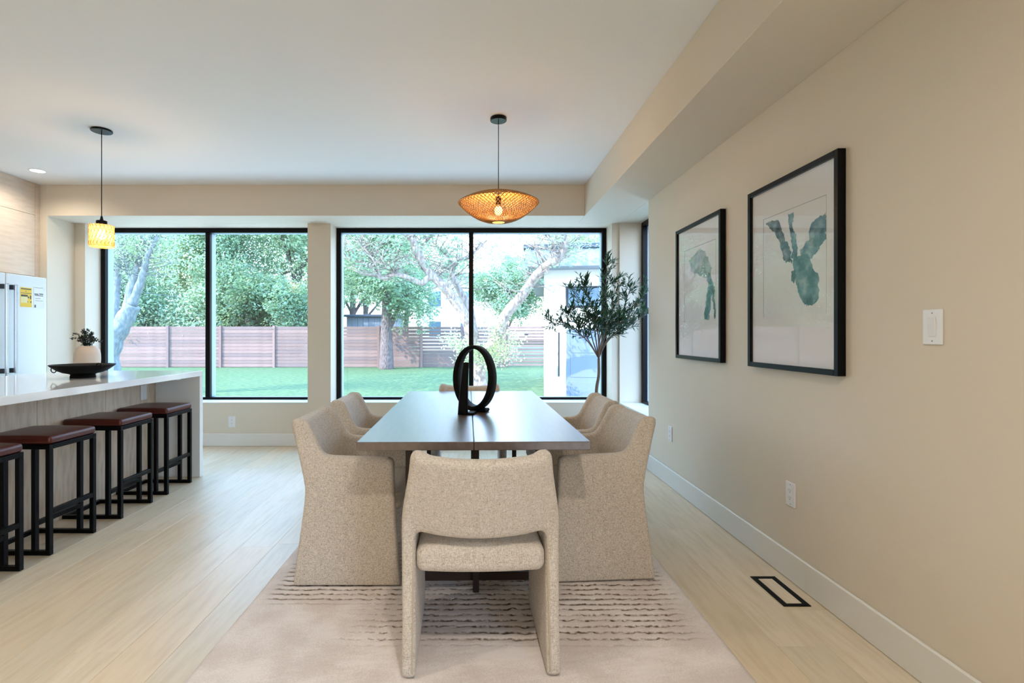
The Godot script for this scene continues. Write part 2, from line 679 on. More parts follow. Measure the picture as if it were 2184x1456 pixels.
func build_floor() -> void:
	var st := mb()
	slab(st, Vector3(-5.2, -0.2, BACK), Vector3(RIGHT, -0.013, 4.0), 0.0)
	var fl := structure("floor", st, M.floor_gap, "pale oak plank floor")
	st = mb()
	slab(st, Vector3(-5.2, -0.013, -1.0), Vector3(RIGHT, 0.0, 4.0), 0.0)
	put("floor_field", st, M.oak_0, fl)
	var w := 0.1955
	var x := RIGHT
	var col := 0
	while x > -4.5:
		var z := -1.0 - rng.randf_range(0.1, 1.4)
		var z0 := -1.0
		var x1 := maxf(x - w, -5.2)
		while z0 > BACK + 0.01:
			z = maxf(z, BACK)
			if z - BACK < 0.25: z = BACK
			st = mb()
			box(st, Vector3(0, -0.0065, 0), Vector3(x - x1 - 0.0006, 0.013, z0 - z - 0.0006), 0.0006)
			var p := put("plank", st, M["oak_%d" % rng.randi_range(0, 3)], fl)
			p.position = Vector3((x + x1) / 2, 0, (z + z0) / 2)
			z0 = z
			z -= rng.randf_range(1.2, 2.2)
		x = x1
		col += 1


# tufted rug: ridges across its width, cut by dark grooves in patches
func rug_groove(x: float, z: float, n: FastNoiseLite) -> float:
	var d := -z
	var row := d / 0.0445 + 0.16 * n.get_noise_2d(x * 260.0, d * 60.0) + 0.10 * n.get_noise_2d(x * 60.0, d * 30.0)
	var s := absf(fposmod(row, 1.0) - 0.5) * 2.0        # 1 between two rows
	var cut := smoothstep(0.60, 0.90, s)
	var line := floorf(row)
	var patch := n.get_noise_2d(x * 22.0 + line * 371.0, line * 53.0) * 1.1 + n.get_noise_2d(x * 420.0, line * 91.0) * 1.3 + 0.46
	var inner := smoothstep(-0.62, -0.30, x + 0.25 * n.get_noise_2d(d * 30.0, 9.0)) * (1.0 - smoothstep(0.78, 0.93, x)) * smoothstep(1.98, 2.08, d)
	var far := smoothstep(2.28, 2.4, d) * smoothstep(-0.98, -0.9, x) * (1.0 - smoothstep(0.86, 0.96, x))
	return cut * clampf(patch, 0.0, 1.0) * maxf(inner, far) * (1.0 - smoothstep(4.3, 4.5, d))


func build_rug() -> void:
	var n := FastNoiseLite.new()
	n.seed = 5
	n.frequency = 0.06
	n.fractal_octaves = 3
	var x0 := -1.02
	var x1 := 0.985
	var z0 := -1.60
	var z1 := -4.58
	var nx := 90
	var nz := 340
	var st := mb()
	var v := PackedVector3Array()
	var uv := PackedVector2Array()
	for j in nz + 1:
		for i in nx + 1:
			var fx := float(i) / nx
			var fz := float(j) / nz
			var x := lerpf(x0, x1, fx)
			var z := lerpf(z0, z1, fz)
			var edge := minf(minf(x - x0, x1 - x), minf(z0 - z, z - z1))
			var y := RUG * sqrt(clampf(edge / 0.012, 0.05, 1.0))
			y += 0.0016 * n.get_noise_2d(x * 300.0, z * 300.0) + 0.0012 * n.get_noise_2d(x * 900.0, z * 900.0)
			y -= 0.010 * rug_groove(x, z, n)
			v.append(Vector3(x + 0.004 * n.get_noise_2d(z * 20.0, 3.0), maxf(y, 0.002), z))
			uv.append(Vector2(fx, fz))
	var top := v.size()
	var t := PackedInt32Array()
	for j in nz:
		for i in nx:
			var a := j * (nx + 1) + i
			t.append_array([a, a + 1, a + nx + 2, a, a + nx + 2, a + nx + 1])
	# edge and underside
	var rim := []
	for i in nx: rim.append(i)
	for j in nz: rim.append(j * (nx + 1) + nx)
	for i in nx: rim.append(nz * (nx + 1) + nx - i)
	for j in nz: rim.append((nz - j) * (nx + 1))
	for r in rim:
		v.append(Vector3(v[r].x, 0.0005, v[r].z))
		uv.append(uv[r])
	var m := rim.size()
	for k in m:
		t.append_array([rim[k], top + k, top + (k + 1) % m, rim[k], top + (k + 1) % m, rim[(k + 1) % m]])
	for k in range(1, m - 1): t.append_array([top, top + k + 1, top + k])
	piece(st, v, t, true, uv)
	var w := 700
	var h := 1040
	var im := Image.create(w, h, false, Image.FORMAT_RGB8)
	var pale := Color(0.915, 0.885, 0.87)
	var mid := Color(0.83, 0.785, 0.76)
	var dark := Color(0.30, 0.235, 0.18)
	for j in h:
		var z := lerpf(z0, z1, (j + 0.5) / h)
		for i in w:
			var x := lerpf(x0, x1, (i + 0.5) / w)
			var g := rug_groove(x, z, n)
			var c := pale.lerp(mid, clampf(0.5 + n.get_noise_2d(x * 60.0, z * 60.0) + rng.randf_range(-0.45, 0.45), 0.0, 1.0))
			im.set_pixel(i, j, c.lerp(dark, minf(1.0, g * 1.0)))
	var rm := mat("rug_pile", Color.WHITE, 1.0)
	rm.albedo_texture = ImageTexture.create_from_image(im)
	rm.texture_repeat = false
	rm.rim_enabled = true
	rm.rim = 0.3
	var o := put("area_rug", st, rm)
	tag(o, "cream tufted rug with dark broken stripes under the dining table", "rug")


# ---------------------------------------------------------------- chairs
func round_poly(p: Array, r: Array, per := 5) -> PackedVector2Array:
	var out := PackedVector2Array()
	var n := p.size()
	for i in n:
		var a: Vector2 = p[(i + n - 1) % n]
		var b: Vector2 = p[i]
		var c: Vector2 = p[(i + 1) % n]
		if r[i] <= 0.0:
			out.append(b)
			continue
		var s := b + (a - b).normalized() * minf(r[i], a.distance_to(b) * 0.49)
		var e := b + (c - b).normalized() * minf(r[i], c.distance_to(b) * 0.49)
		for k in per + 1:
			var f := float(k) / per
			out.append(s.lerp(b, f).lerp(b.lerp(e, f), f))
	return out


func poly_grid(poly: PackedVector2Array, lo: Vector2, step: float, nu: int, nh: int) -> PackedFloat32Array:
	var g := PackedFloat32Array()
	g.resize(nu * nh)
	var n := poly.size()
	for j in nh:
		for i in nu:
			var p := lo + Vector2(i, j) * step
			var best := 1e9
			for k in n:
				best = minf(best, p.distance_squared_to(Geometry2D.get_closest_point_to_segment(p, poly[k], poly[(k + 1) % n])))
			g[j * nu + i] = sqrt(best) * (-1.0 if Geometry2D.is_point_in_polygon(p, poly) else 1.0)
	return g


func chair_half(h: float) -> float:
	# middle of a side panel, out from the chair's centre line, at height h
	if h < 0.5: return 0.256 + 0.006 * smoothstep(0.1, 0.5, h)
	return 0.262 - 0.038 * smoothstep(0.5, 0.80, h)


func build_chair() -> Node3D:
	var step := 0.009
	var lo := Vector2(-0.13, -0.018)
	var nu := 76
	var nh := 94
	var side := round_poly([Vector2(0.004, 0.0), Vector2(0.525, 0.0), Vector2(0.497, 0.3), Vector2(0.488, 0.611), Vector2(0.140, 0.622), Vector2(0.060, 0.788), Vector2(-0.014, 0.790), Vector2(0.072, 0.485)],
		[0.012, 0.012, 0.2, 0.03, 0.05, 0.03, 0.035, 0.09])
	var back := round_poly([Vector2(0.072, 0.492), Vector2(0.150, 0.492), Vector2(0.140, 0.622), Vector2(0.060, 0.788), Vector2(-0.014, 0.790)],
		[0.02, 0.03, 0.12, 0.03, 0.035])
	var ps := poly_grid(side, lo, step, nu, nh)
	var pb := poly_grid(back, lo, step, nu, nh)
	var nx := 35                       # half the width, from -1 cell
	var f := PackedFloat32Array()
	f.resize(nx * nh * nu)
	for i in nx:
		var x := absf((i - 1) * step)
		var bow := 0.048 * (1.0 - pow(minf(x / 0.25, 1.0), 2.0))
		var dip := 0.016 * (1.0 - pow(minf(x / 0.24, 1.0), 2.0))
		for j in nh:
			var h := lo.y + j * step
			var mid := chair_half(h)
			var ql := absf(x - mid) - 0.025 + 0.016
			var jh := clampf(j + dip / step, 0, nh - 1.001)
			var j0 := int(jh)
			var fj := jh - j0
			var near_back := h > 0.40
			for k in nu:
				var d2 := ps[j * nu + k] + 0.016
				var d := Vector2(maxf(ql, 0.0), maxf(d2, 0.0)).length() + minf(maxf(ql, d2), 0.0) - 0.016
				if near_back:
					var ku := clampf(k + bow / step, 0, nu - 1.001)
					var k0 := int(ku)
					var fk := ku - k0
					var o := j0 * nu + k0
					var b2 := lerpf(lerpf(pb[o], pb[o + 1], fk), lerpf(pb[o + nu], pb[o + nu + 1], fk), fj)
					var b := maxf(b2, x - mid)
					var hh := clampf(0.5 + 0.5 * (b - d) / 0.03, 0.0, 1.0)
					d = lerpf(b, d, hh) - 0.03 * hh * (1.0 - hh)
				f[(i * nh + j) * nu + k] = d
	# surface nets on the half; the other half is its mirror image
	var index := {}
	var v := PackedVector3Array()
	var so := [0, 1, nu, nu + 1, nh * nu, nh * nu + 1, nh * nu + nu, nh * nu + nu + 1]
	for i in nx - 1:
		for j in nh - 1:
			var o := (i * nh + j) * nu
			for k in nu - 1:
				var b := o + k
				var neg := 0
				for s in so:
					if f[b + s] < 0.0: neg += 1
				if neg == 0 or neg == 8: continue
				var sum := Vector3.ZERO
				var cnt := 0
				for e in [[0, 1], [2, 3], [4, 5], [6, 7], [0, 2], [1, 3], [4, 6], [5, 7], [0, 4], [1, 5], [2, 6], [3, 7]]:
					var fa := f[b + so[e[0]]]
					var fb := f[b + so[e[1]]]
					if (fa < 0.0) == (fb < 0.0): continue
					var t0 := fa / (fa - fb)
					var c0 := Vector3(float(e[0] >> 2), float((e[0] >> 1) & 1), float(e[0] & 1))
					var c1 := Vector3(float(e[1] >> 2), float((e[1] >> 1) & 1), float(e[1] & 1))
					sum += c0.lerp(c1, t0)
					cnt += 1
				var q := (sum / cnt + Vector3(i, j, k)) * step
				if i == 0: q.x = step
				index[b] = v.size()
				v.append(Vector3(q.x - step, q.y + lo.y, -(q.z + lo.x)))
	var tris := PackedInt32Array()
	for i in range(0, nx - 1):
		for j in range(1, nh - 1):
			for k in range(1, nu - 1):
				var b := (i * nh + j) * nu + k
				var inside := f[b] < 0.0
				for axis in 3:
					var da: int = [nh * nu, nu, 1][axis]
					var d1: int = [nu, 1, nh * nu][axis]
					var d2: int = [1, nh * nu, nu][axis]
					if i == 0 and axis != 0: continue
					if (f[b + da] < 0.0) == inside: continue
					var a0 = index.get(b - d1 - d2, -1)
					var a1 = index.get(b - d2, -1)
					var a2 = index.get(b, -1)
					var a3 = index.get(b - d1, -1)
					if a0 < 0 or a1 < 0 or a2 < 0 or a3 < 0: continue
					if inside: tris.append_array([a0, a1, a2, a0, a2, a3])
					else: tris.append_array([a0, a2, a1, a0, a3, a2])
	# orientation: the mesh of one half is open at x = 0, so judge it by a known face
	var vol := 0.0
	for q in range(0, tris.size(), 3):
		vol += v[tris[q]].dot(v[tris[q + 1]].cross(v[tris[q + 2]]))
	var flip := vol > 0.0
	var norm := PackedVector3Array()
	norm.resize(v.size())
	for q in range(0, tris.size(), 3):
		var n := (v[tris[q + 1]] - v[tris[q]]).cross(v[tris[q + 2]] - v[tris[q]]) * (1.0 if flip else -1.0)
		for s in 3: norm[tris[q + s]] += n
	for q in v.size():
		var n := norm[q]
		if v[q].x < 0.0005: n.x = 0.0
		norm[q] = n.normalized()
	var parts := [mb(), mb(), mb()]
	for q in range(0, tris.size(), 3):
		var c := (v[tris[q]] + v[tris[q + 1]] + v[tris[q + 2]]) / 3.0
		var is_back := c.y > 0.47 and c.x < chair_half(c.y) - 0.022
		for mirror in 2:
			var st: SurfaceTool = parts[0 if is_back else 1 + mirror]
			var order := [0, 1, 2] if flip == (mirror == 1) else [0, 2, 1]
			for s in order:
				var p := v[tris[q + s]]
				var n := norm[tris[q + s]]
				if mirror:
					p.x = -p.x
					n.x = -n.x
				st.set_normal(n)
				st.add_vertex(p)
	var o := thing("dining_chair", "", "chair", Vector3.ZERO, 0.0, "dining chairs round the table")
	put_mesh("backrest", parts[0].commit(), M.fabric, o)
	put_mesh("side_panel", parts[1].commit(), M.fabric, o)
	put_mesh("side_panel", parts[2].commit(), M.fabric, o)
	var st := mb()
	soft_box(st, Vector3(0, 0.392, -0.285), Vector3(0.468, 0.088, 0.46), 0.03, 14, "seat")
	put("seat", st, M.fabric, o)
	# piping where the panels' rear edges are sewn to the inner lining
	for s in [-1.0, 1.0]:
		var path := []
		var ix := int(round(0.243 / step)) + 1
		for j in range(4, int((0.455 - lo.y) / step)):
			for k in nu - 1:
				var b := (ix * nh + j) * nu + k
				if f[b] >= 0.0 and f[b + 1] < 0.0:
					var t0 := f[b] / (f[b] - f[b + 1])
					path.append(Vector3(s * 0.243, lo.y + j * step, -(lo.x + (k + t0) * step) + 0.0005))
					break
		if path.size() > 3:
			st = mb()
			tube(st, path, 0.0028, 6)
			put("piping", st, M.piping, o)
	return o


func build_chairs() -> void:
	var c := build_chair()
	var front := [Vector3(0.021, FEET, -1.802), deg_to_rad(1.6)]
	c.position = front[0]
	c.rotation.y = front[1]
	tag(c, "oatmeal fabric dining chair at the near end, seen from behind with its open back gap")
	copy_of(c, "dining_chair", "oatmeal fabric armchair on the kitchen side of the table, nearer of two", Vector3(-0.880, FEET, -2.745), -PI / 2)
	copy_of(c, "dining_chair", "oatmeal fabric armchair on the kitchen side of the table, beside the far window pier", Vector3(-0.89, FEET, -3.47), -PI / 2)
	copy_of(c, "dining_chair", "oatmeal fabric armchair below the framed pictures, nearer of two by that wall", Vector3(0.872, FEET, -2.812), PI / 2 + deg_to_rad(4.0))
	copy_of(c, "dining_chair", "oatmeal fabric armchair on the picture wall side, standing in front of the olive tree", Vector3(0.872, FEET, -3.43), PI / 2)
	copy_of(c, "dining_chair", "oatmeal fabric dining chair at the window end, only its top showing over the table", Vector3(-0.05, FEET, -4.338), PI)


# ---------------------------------------------------------------- table and what stands on it
func build_table() -> void:
	var o := thing("dining_table", "long dark wood dining table with a split two-board top and post trestles", "table", Vector3(-0.022, 0, -3.225), deg_to_rad(0.9))
	for s in [-1.0, 1.0]:
		var st := mb()
		slab(st, Vector3(s * 0.0012, 0.723, -1.005), Vector3(s * 0.505, 0.76, 1.005), 0.0025)
		put("tabletop_board", st, M.table_wood, o)
	for z in [0.80, -0.46]:
		for x in [-0.302, 0.012, 0.306]:
			var st := mb()
			slab(st, Vector3(x - 0.0145, FEET, z - 0.02), Vector3(x + 0.0145, 0.723, z + 0.02), 0.003)
			put("leg", st, M.table_leg_wood, o)
		var st := mb()
		slab(st, Vector3(-0.302, 0.055, z - 0.055), Vector3(0.306, 0.095, z - 0.02), 0.003)
		put("foot_rail", st, M.table_leg_wood, o)
		st = mb()
		slab(st, Vector3(-0.33, 0.69, z - 0.05), Vector3(0.334, 0.723, z - 0.02), 0.003)
		put("support_rail", st, M.table_leg_wood, o)

	# ring sculpture
	var s := thing("ring_sculpture", "black oval ring sculpture with an upright bar on the table", "sculpture", Vector3(-0.005, 0.76, -3.12), deg_to_rad(-24))
	var st2 := mb()
	var v := PackedVector3Array()
	var t := PackedInt32Array()
	var n := 72
	for i in n:
		var a := TAU * i / n
		var wide := 0.034 + 0.012 * (0.5 - 0.5 * sin(a))          # band is widest at the foot
		var thick := 0.0105 + 0.004 * absf(cos(a)) + 0.003 * (0.5 - 0.5 * sin(a))
		var c := Vector3(0.121 * cos(a), 0.203 + 0.184 * sin(a), 0.012 * cos(a))
		var nrm := Vector3(cos(a) / 0.121, sin(a) / 0.184, 0).normalized()
		for q in [[1, 0.75], [0.75, 1], [-0.75, 1], [-1, 0.75], [-1, -0.75], [-0.75, -1], [0.75, -1], [1, -0.75]]:
			v.append(c + nrm * thick * q[0] + Vector3(0, 0, wide * q[1]))
	for i in n:
		for k in 8:
			var a := i * 8 + k
			var b := i * 8 + (k + 1) % 8
			var a2 := ((i + 1) % n) * 8 + k
			var b2 := ((i + 1) % n) * 8 + (k + 1) % 8
			t.append_array([a, b, b2, a, b2, a2])
	piece(st2, v, t)
	put("ring", st2, M.sculpture_black, s)
	st2 = mb()
	v = PackedVector3Array()
	t = PackedInt32Array()
	var m := 14
	for i in m + 1:
		var f := float(i) / m
		var w := lerpf(0.0265, 0.0145, pow(f, 1.3))
		var d := lerpf(0.019, 0.012, f)
		var c := Vector3(-0.005 + 0.012 * f * f, 0.0005 + 0.300 * f, 0.155 - 0.02 * f)
		for q in [[-1, -0.7], [-0.7, -1], [0.7, -1], [1, -0.7], [1, 0.7], [0.7, 1], [-0.7, 1], [-1, 0.7]]:
			v.append(c + Vector3(w * q[0], 0, d * q[1]))
	for i in m:
		for k in 8:
			var a := i * 8 + k
			var b := i * 8 + (k + 1) % 8
			t.append_array([a, b, b + 8, a, b + 8, a + 8])
	for k in range(1, 7):
		t.append_array([0, k + 1, k])
		t.append_array([m * 8, m * 8 + k, m * 8 + k + 1])
	piece(st2, v, t)
	put("upright_bar", st2, M.sculpture_black, s)
	st2 = mb()
	box(st2, Vector3(0.02, 0.0065, 0.07), Vector3(0.045, 0.012, 0.17), 0.004, Basis(Vector3.UP, 0.25))
	box(st2, Vector3(0.055, 0.0105, 0.0), Vector3(0.06, 0.02, 0.075), 0.006)
	put("foot", st2, M.sculpture_black, s)


# ---------------------------------------------------------------- kitchen
func build_kitchen() -> void:
	var o := thing("island_cabinet", "pale wood island base with upright veneer panels behind the bar stools", "cabinet", Vector3(-3.13, 0, -2.94))
	var st := mb()
	slab(st, Vector3(-0.39, 0.0, -1.484), Vector3(0.372, 0.864, 1.5), 0.002)
	put("body", st, M.floor_gap, o)
	var z := -1.484
	while z < 1.45:
		st = mb()
		slab(st, Vector3(0.372, 0.0, z + 0.001), Vector3(0.387, 0.864, minf(z + 0.598, 1.5) - 0.001), 0.001)
		put("panel", st, M.veneer, o)
		z += 0.598
	var w := thing("island_worktop", "white polished stone island worktop with a waterfall end", "worktop", Vector3(-2.9575, 0, -2.94))
	st = mb()
	slab(st, Vector3(-0.5925, 0.866, -1.536), Vector3(0.5925, 0.911, 1.54), 0.002)
	put("slab", st, M.quartz, w)
	st = mb()
	slab(st, Vector3(-0.5925, 0.0, -1.536), Vector3(0.5925, 0.866, -1.486), 0.002)
	put("waterfall_end", st, M.quartz, w)

	# tall cabinets round the fridge
	var c := thing("tall_cabinet", "pale wood cabinet wall above and beside the white fridge", "cabinet", Vector3(-5.2, 0, -5.283))
	st = mb()
	slab(st, Vector3(0.001, 0, 0.001), Vector3(0.74, CEIL - 0.001, 0.055), 0.001)
	put("side_panel", st, M.cabinet_wood, c)
	st = mb()
	slab(st, Vector3(0.001, 1.815, 0.056), Vector3(0.715, CEIL - 0.001, 1.35), 0.001)
	put("body", st, M.cabinet_wood, c)
	st = mb()
	slab(st, Vector3(0.716, 2.434, 0.058), Vector3(0.738, CEIL - 0.001, 1.35), 0.001)
	put("top_filler", st, M.cabinet_wood, c)
	for q in [[0.058, 0.622], [0.625, 1.19]]:
		st = mb()
		slab(st, Vector3(0.716, 1.815, q[0]), Vector3(0.738, 2.431, q[1]), 0.001)
		put("door", st, M.cabinet_wood, c)
	st = mb()
	slab(st, Vector3(0.001, 0, 1.21), Vector3(0.715, 1.81, 1.24), 0.001)
	put("side_panel", st, M.cabinet_wood, c)

	var f := thing("fridge", "white two-door fridge freezer with long bar handles and yellow sticker", "fridge", Vector3(-4.27, 0, -4.615))
	st = mb()
	slab(st, Vector3(-0.6, 0.02, -0.44), Vector3(-0.004, 1.765, 0.44), 0.005)
	put("body", st, M.fridge_white, f)
	for q in [[-0.44, -0.003], [0.003, 0.44]]:
		st = mb()
		slab(st, Vector3(0, 0.78, q[0]), Vector3(0.07, 1.776, q[1]), 0.006)
		var d := put("door", st, M.fridge_white, f)
		var hz: float = -0.045 if q[0] < 0 else 0.045
		st = mb()
		box(st, Vector3(0.118, 1.275, hz), Vector3(0.022, 0.80, 0.03), 0.005)
		put("handle", st, M.steel, d)
		for y in [1.65, 0.90]:
			st = mb()
			box(st, Vector3(0.088, y, hz), Vector3(0.04, 0.042, 0.034), 0.003)
			put("handle_bracket", st, M.handle_bracket, d)
	st = mb()
	slab(st, Vector3(0, 0.10, -0.44), Vector3(0.07, 0.772, 0.44), 0.006)
	var fd := put("freezer_drawer", st, M.fridge_white, f)
	st = mb()
	box(st, Vector3(0.118, 0.70, 0), Vector3(0.022, 0.03, 0.7), 0.005)
	put("handle", st, M.steel, fd)
	# stickers lie on the right-hand door
	var sticker := Image.create(60, 96, false, Image.FORMAT_RGB8)
	sticker.fill(Color(0.93, 0.78, 0.22))
	for q in [[4, 5, 52, 5, 0.25], [28, 16, 3, 5, 0.3], [2, 27, 56, 3, 0.35], [4, 36, 34, 9, 0.2], [36, 44, 10, 8, 0.3], [50, 38, 6, 18, 0.25], [34, 66, 6, 8, 0.15], [52, 66, 5, 8, 0.2]]:
		sticker.fill_rect(Rect2i(q[0], q[1], q[2], q[3]), Color(q[4], q[4], q[4] * 0.8))
	sticker.fill_rect(Rect2i(4, 46, 34, 30), Color(0.90, 0.86, 0.62))
	label_card(f, "energy_label", sticker, Vector3(0.0712, 1.572, -0.205), Vector2(0.125, 0.182))
	var white := Image.create(60, 110, false, Image.FORMAT_RGB8)
	white.fill(Color(0.90, 0.92, 0.92))
	for q in [[4, 4, 52, 3, 0.6], [4, 36, 24, 5, 0.3], [32, 34, 24, 5, 0.3], [6, 43, 50, 4, 0.4], [10, 58, 30, 3, 0.6], [8, 70, 46, 2, 0.55], [4, 92, 9, 14, 0.3]]:
		white.fill_rect(Rect2i(q[0], q[1], q[2], q[3]), Color(q[4], q[4], q[4]))
	label_card(f, "white_label", white, Vector3(0.0712, 1.578, -0.345), Vector2(0.115, 0.21))

	# black bowl, vase with its dark sprigs
	var b := thing("footed_bowl", "shallow black footed bowl with small ring handles on the island", "bowl", Vector3(-2.842, 0.911, -3.735))
	st = mb()
	lathe(st, Vector3.ZERO, [Vector2(0.0, 0.0), Vector2(0.076, 0.0), Vector2(0.078, 0.004), Vector2(0.073, 0.024), Vector2(0.084, 0.030), Vector2(0.118, 0.038), Vector2(0.150, 0.053), Vector2(0.177, 0.073), Vector2(0.199, 0.0935), Vector2(0.196, 0.096),
		Vector2(0.172, 0.080), Vector2(0.13, 0.060), Vector2(0.07, 0.045), Vector2(0.0, 0.040)], 48)
	put("bowl", st, M.sculpture_black, b)
	for q in [[PI + 0.35, 0.060, 0.174], [-0.42, 0.088, 0.186]]:
		st = mb()
		var ring := []
		for k in 18:
			var a: float = TAU * k / 18
			var dir := Vector3(cos(q[0]), 0, -sin(q[0]))
			var tan_ := Vector3(dir.z, 0, -dir.x)
			ring.append(dir * q[2] + Vector3(0, q[1], 0) + (Vector3(1, 0, 0) * cos(a) + Vector3.UP * sin(a) * 1.05) * 0.019)
		tube(st, ring, 0.0036, 6, true)
		put("ring_handle", st, M.sculpture_black, b)
	var vs := thing("round_vase", "round matte white vase behind the black bowl", "vase", Vector3(-3.085, 0.911, -4.1))
	st = mb()
	lathe(st, Vector3.ZERO, [Vector2(0.0, 0.0), Vector2(0.058, 0.0), Vector2(0.070, 0.012), Vector2(0.086, 0.065), Vector2(0.089, 0.115), Vector2(0.088, 0.16), Vector2(0.079, 0.195), Vector2(0.062, 0.214), Vector2(0.055, 0.222), Vector2(0.050, 0.222),
		Vector2(0.048, 0.21), Vector2(0.060, 0.18), Vector2(0.05, 0.1), Vector2(0.0, 0.09)], 40)
	put("vase_body", st, M.ceramic, vs)
	var pl := thing("dark_sprig", "bunch of dark berry sprigs standing in the white vase", "plant", Vector3(-3.085, 0.911, -4.1))
	for k in 26:
		st = mb()
		var a := rng.randf() * TAU
		var reach := rng.randf_range(0.02, 0.125)
		var h := rng.randf_range(0.285, 0.362) - reach * 0.3
		if k == 0:
			a = PI
			reach = 0.118
			h = 0.275
		var tip := Vector3(cos(a) * reach, h, sin(a) * reach * 0.7)
		var path := curve([Vector3(cos(a) * 0.01, 0.12, 0), Vector3(cos(a) * 0.02, 0.21, sin(a) * 0.02), tip.lerp(Vector3(0, 0.27, 0), 0.35), tip], 4)
		tube(st, path, tapers(path.size(), 0.002, 0.0012), 5)
		var sp := put("sprig", st, M.plant_dark, pl)
		st = mb()
		for i in range(5, path.size()):
			for j in 2:
				leaf(st, path[i], Vector3(rng.randf_range(-1, 1), rng.randf_range(-0.1, 0.9), rng.randf_range(-1, 1)), rng.randf_range(0.018, 0.030), 0.010)
		put("leaves", st, M.plant_dark, sp)
		st = mb()
		for j in 3:
			var c2: Vector3 = tip + Vector3(rng.randf_range(-0.012, 0.012), rng.randf_range(-0.01, 0.008), rng.randf_range(-0.012, 0.012))
			lathe(st, c2, [Vector2(0, -0.005), Vector2(0.0038, -0.003), Vector2(0.005, 0), Vector2(0.0038, 0.003), Vector2(0, 0.005)], 7)
		var be := put("berries", st, M.berry, sp)
		be.set_meta("kind", "stuff")


func label_card(parent: Node3D, called: String, im: Image, c: Vector3, s: Vector2) -> void:
	# a thin sticker whose printed face looks along +x
	var m := mat(called + "_print", Color.WHITE, 0.5)
	m.albedo_texture = ImageTexture.create_from_image(im)
	m.texture_repeat = false
	var st := mb()
	var y0 := c.y - s.y / 2
	var y1 := c.y + s.y / 2
	var z0 := c.z + s.x / 2
	var z1 := c.z - s.x / 2
	var v := PackedVector3Array([Vector3(c.x, y1, z0), Vector3(c.x, y1, z1), Vector3(c.x, y0, z1), Vector3(c.x, y0, z0),
		Vector3(c.x - 0.001, y1, z0), Vector3(c.x - 0.001, y1, z1), Vector3(c.x - 0.001, y0, z1), Vector3(c.x - 0.001, y0, z0)])
	var uv := PackedVector2Array([Vector2(0, 0), Vector2(1, 0), Vector2(1, 1), Vector2(0, 1), Vector2(0, 0), Vector2(1, 0), Vector2(1, 1), Vector2(0, 1)])
	piece(st, v, PackedInt32Array([0, 1, 2, 0, 2, 3, 4, 6, 5, 4, 7, 6, 0, 4, 5, 0, 5, 1, 1, 5, 6, 1, 6, 2, 2, 6, 7, 2, 7, 3, 3, 7, 4, 3, 4, 0]), false, uv)
	put(called, st, m, parent)


# one folded lance-shaped leaf (four triangles)
func leaf(st: SurfaceTool, p: Vector3, dir: Vector3, length: float, width: float) -> void:
	var d := dir.normalized()
	var s := d.cross(Vector3(0.13, 0.9, 0.31)).normalized() * width * 0.5
	var up := s.cross(d).normalized() * width * 0.18
	var m := p + d * length * 0.45 - up
	var tip := p + d * length + up * 0.5
	st.set_smooth_group(-1)
	for q in [[p, m + s + up * 2.0, m], [m, m + s + up * 2.0, tip], [p, m, m - s + up * 2.0], [m, tip, m - s + up * 2.0]]:
		for w in q: st.add_vertex(w)


func build_stools() -> void:
	var o := thing("bar_stool", "", "stool", Vector3.ZERO, 0.0, "bar stools along the island")
	var st := mb()
	soft_box(st, Vector3(0, 0.636, 0), Vector3(0.392, 0.046, 0.348), 0.018, 10, "stool")
	put("seat", st, M.leather, o)
	st = mb()
	for s in [-1.0, 1.0]:
		box(st, Vector3(0, 0.5995, s * 0.160), Vector3(0.39, 0.026, 0.026), 0.002)
		box(st, Vector3(s * 0.182, 0.5995, 0), Vector3(0.026, 0.026, 0.294), 0.002)
	put("seat_frame", st, M.black_metal, o)
	# legs stand only on the outer side; sled bars on the floor carry the overhanging seat
	for s in [-1.0, 1.0]:
		for x in [0.102, 0.182]:
			st = mb()
			box(st, Vector3(x, 0.3055, s * 0.160), Vector3(0.026, 0.562, 0.026), 0.002)
			put("leg", st, M.black_metal, o)
		st = mb()
		box(st, Vector3(0, 0.0125, s * 0.160), Vector3(0.39, 0.025, 0.026), 0.002)
		put("base_bar", st, M.black_metal, o)
	for q in [[0.182, 0.238, 0.026, "stretcher"], [0.102, 0.172, 0.026, "stretcher"], [-0.182, 0.0125, 0.025, "base_bar"]]:
		st = mb()
		box(st, Vector3(q[0], q[1], 0), Vector3(0.026, q[2], 0.294), 0.002)
		put(q[3], st, M.black_metal, o)
	var at_z := [-4.103, -3.588, -3.025, -2.512]
	var labels := ["brown leather bar stool nearest the island's waterfall end", "brown leather bar stool second from the island's waterfall end",
		"brown leather bar stool third from the island's waterfall end, in front of the bowl", "brown leather bar stool cut off by the photo's left edge"]
	for k in 4:
		var p := Vector3(-2.545, 0, at_z[k])
		if k == 0:
			o.position = p
			o.set_meta("label", labels[0])
		else:
			copy_of(o, "bar_stool", labels[k], p, [0, 0.01, -0.012, 0.0][k])


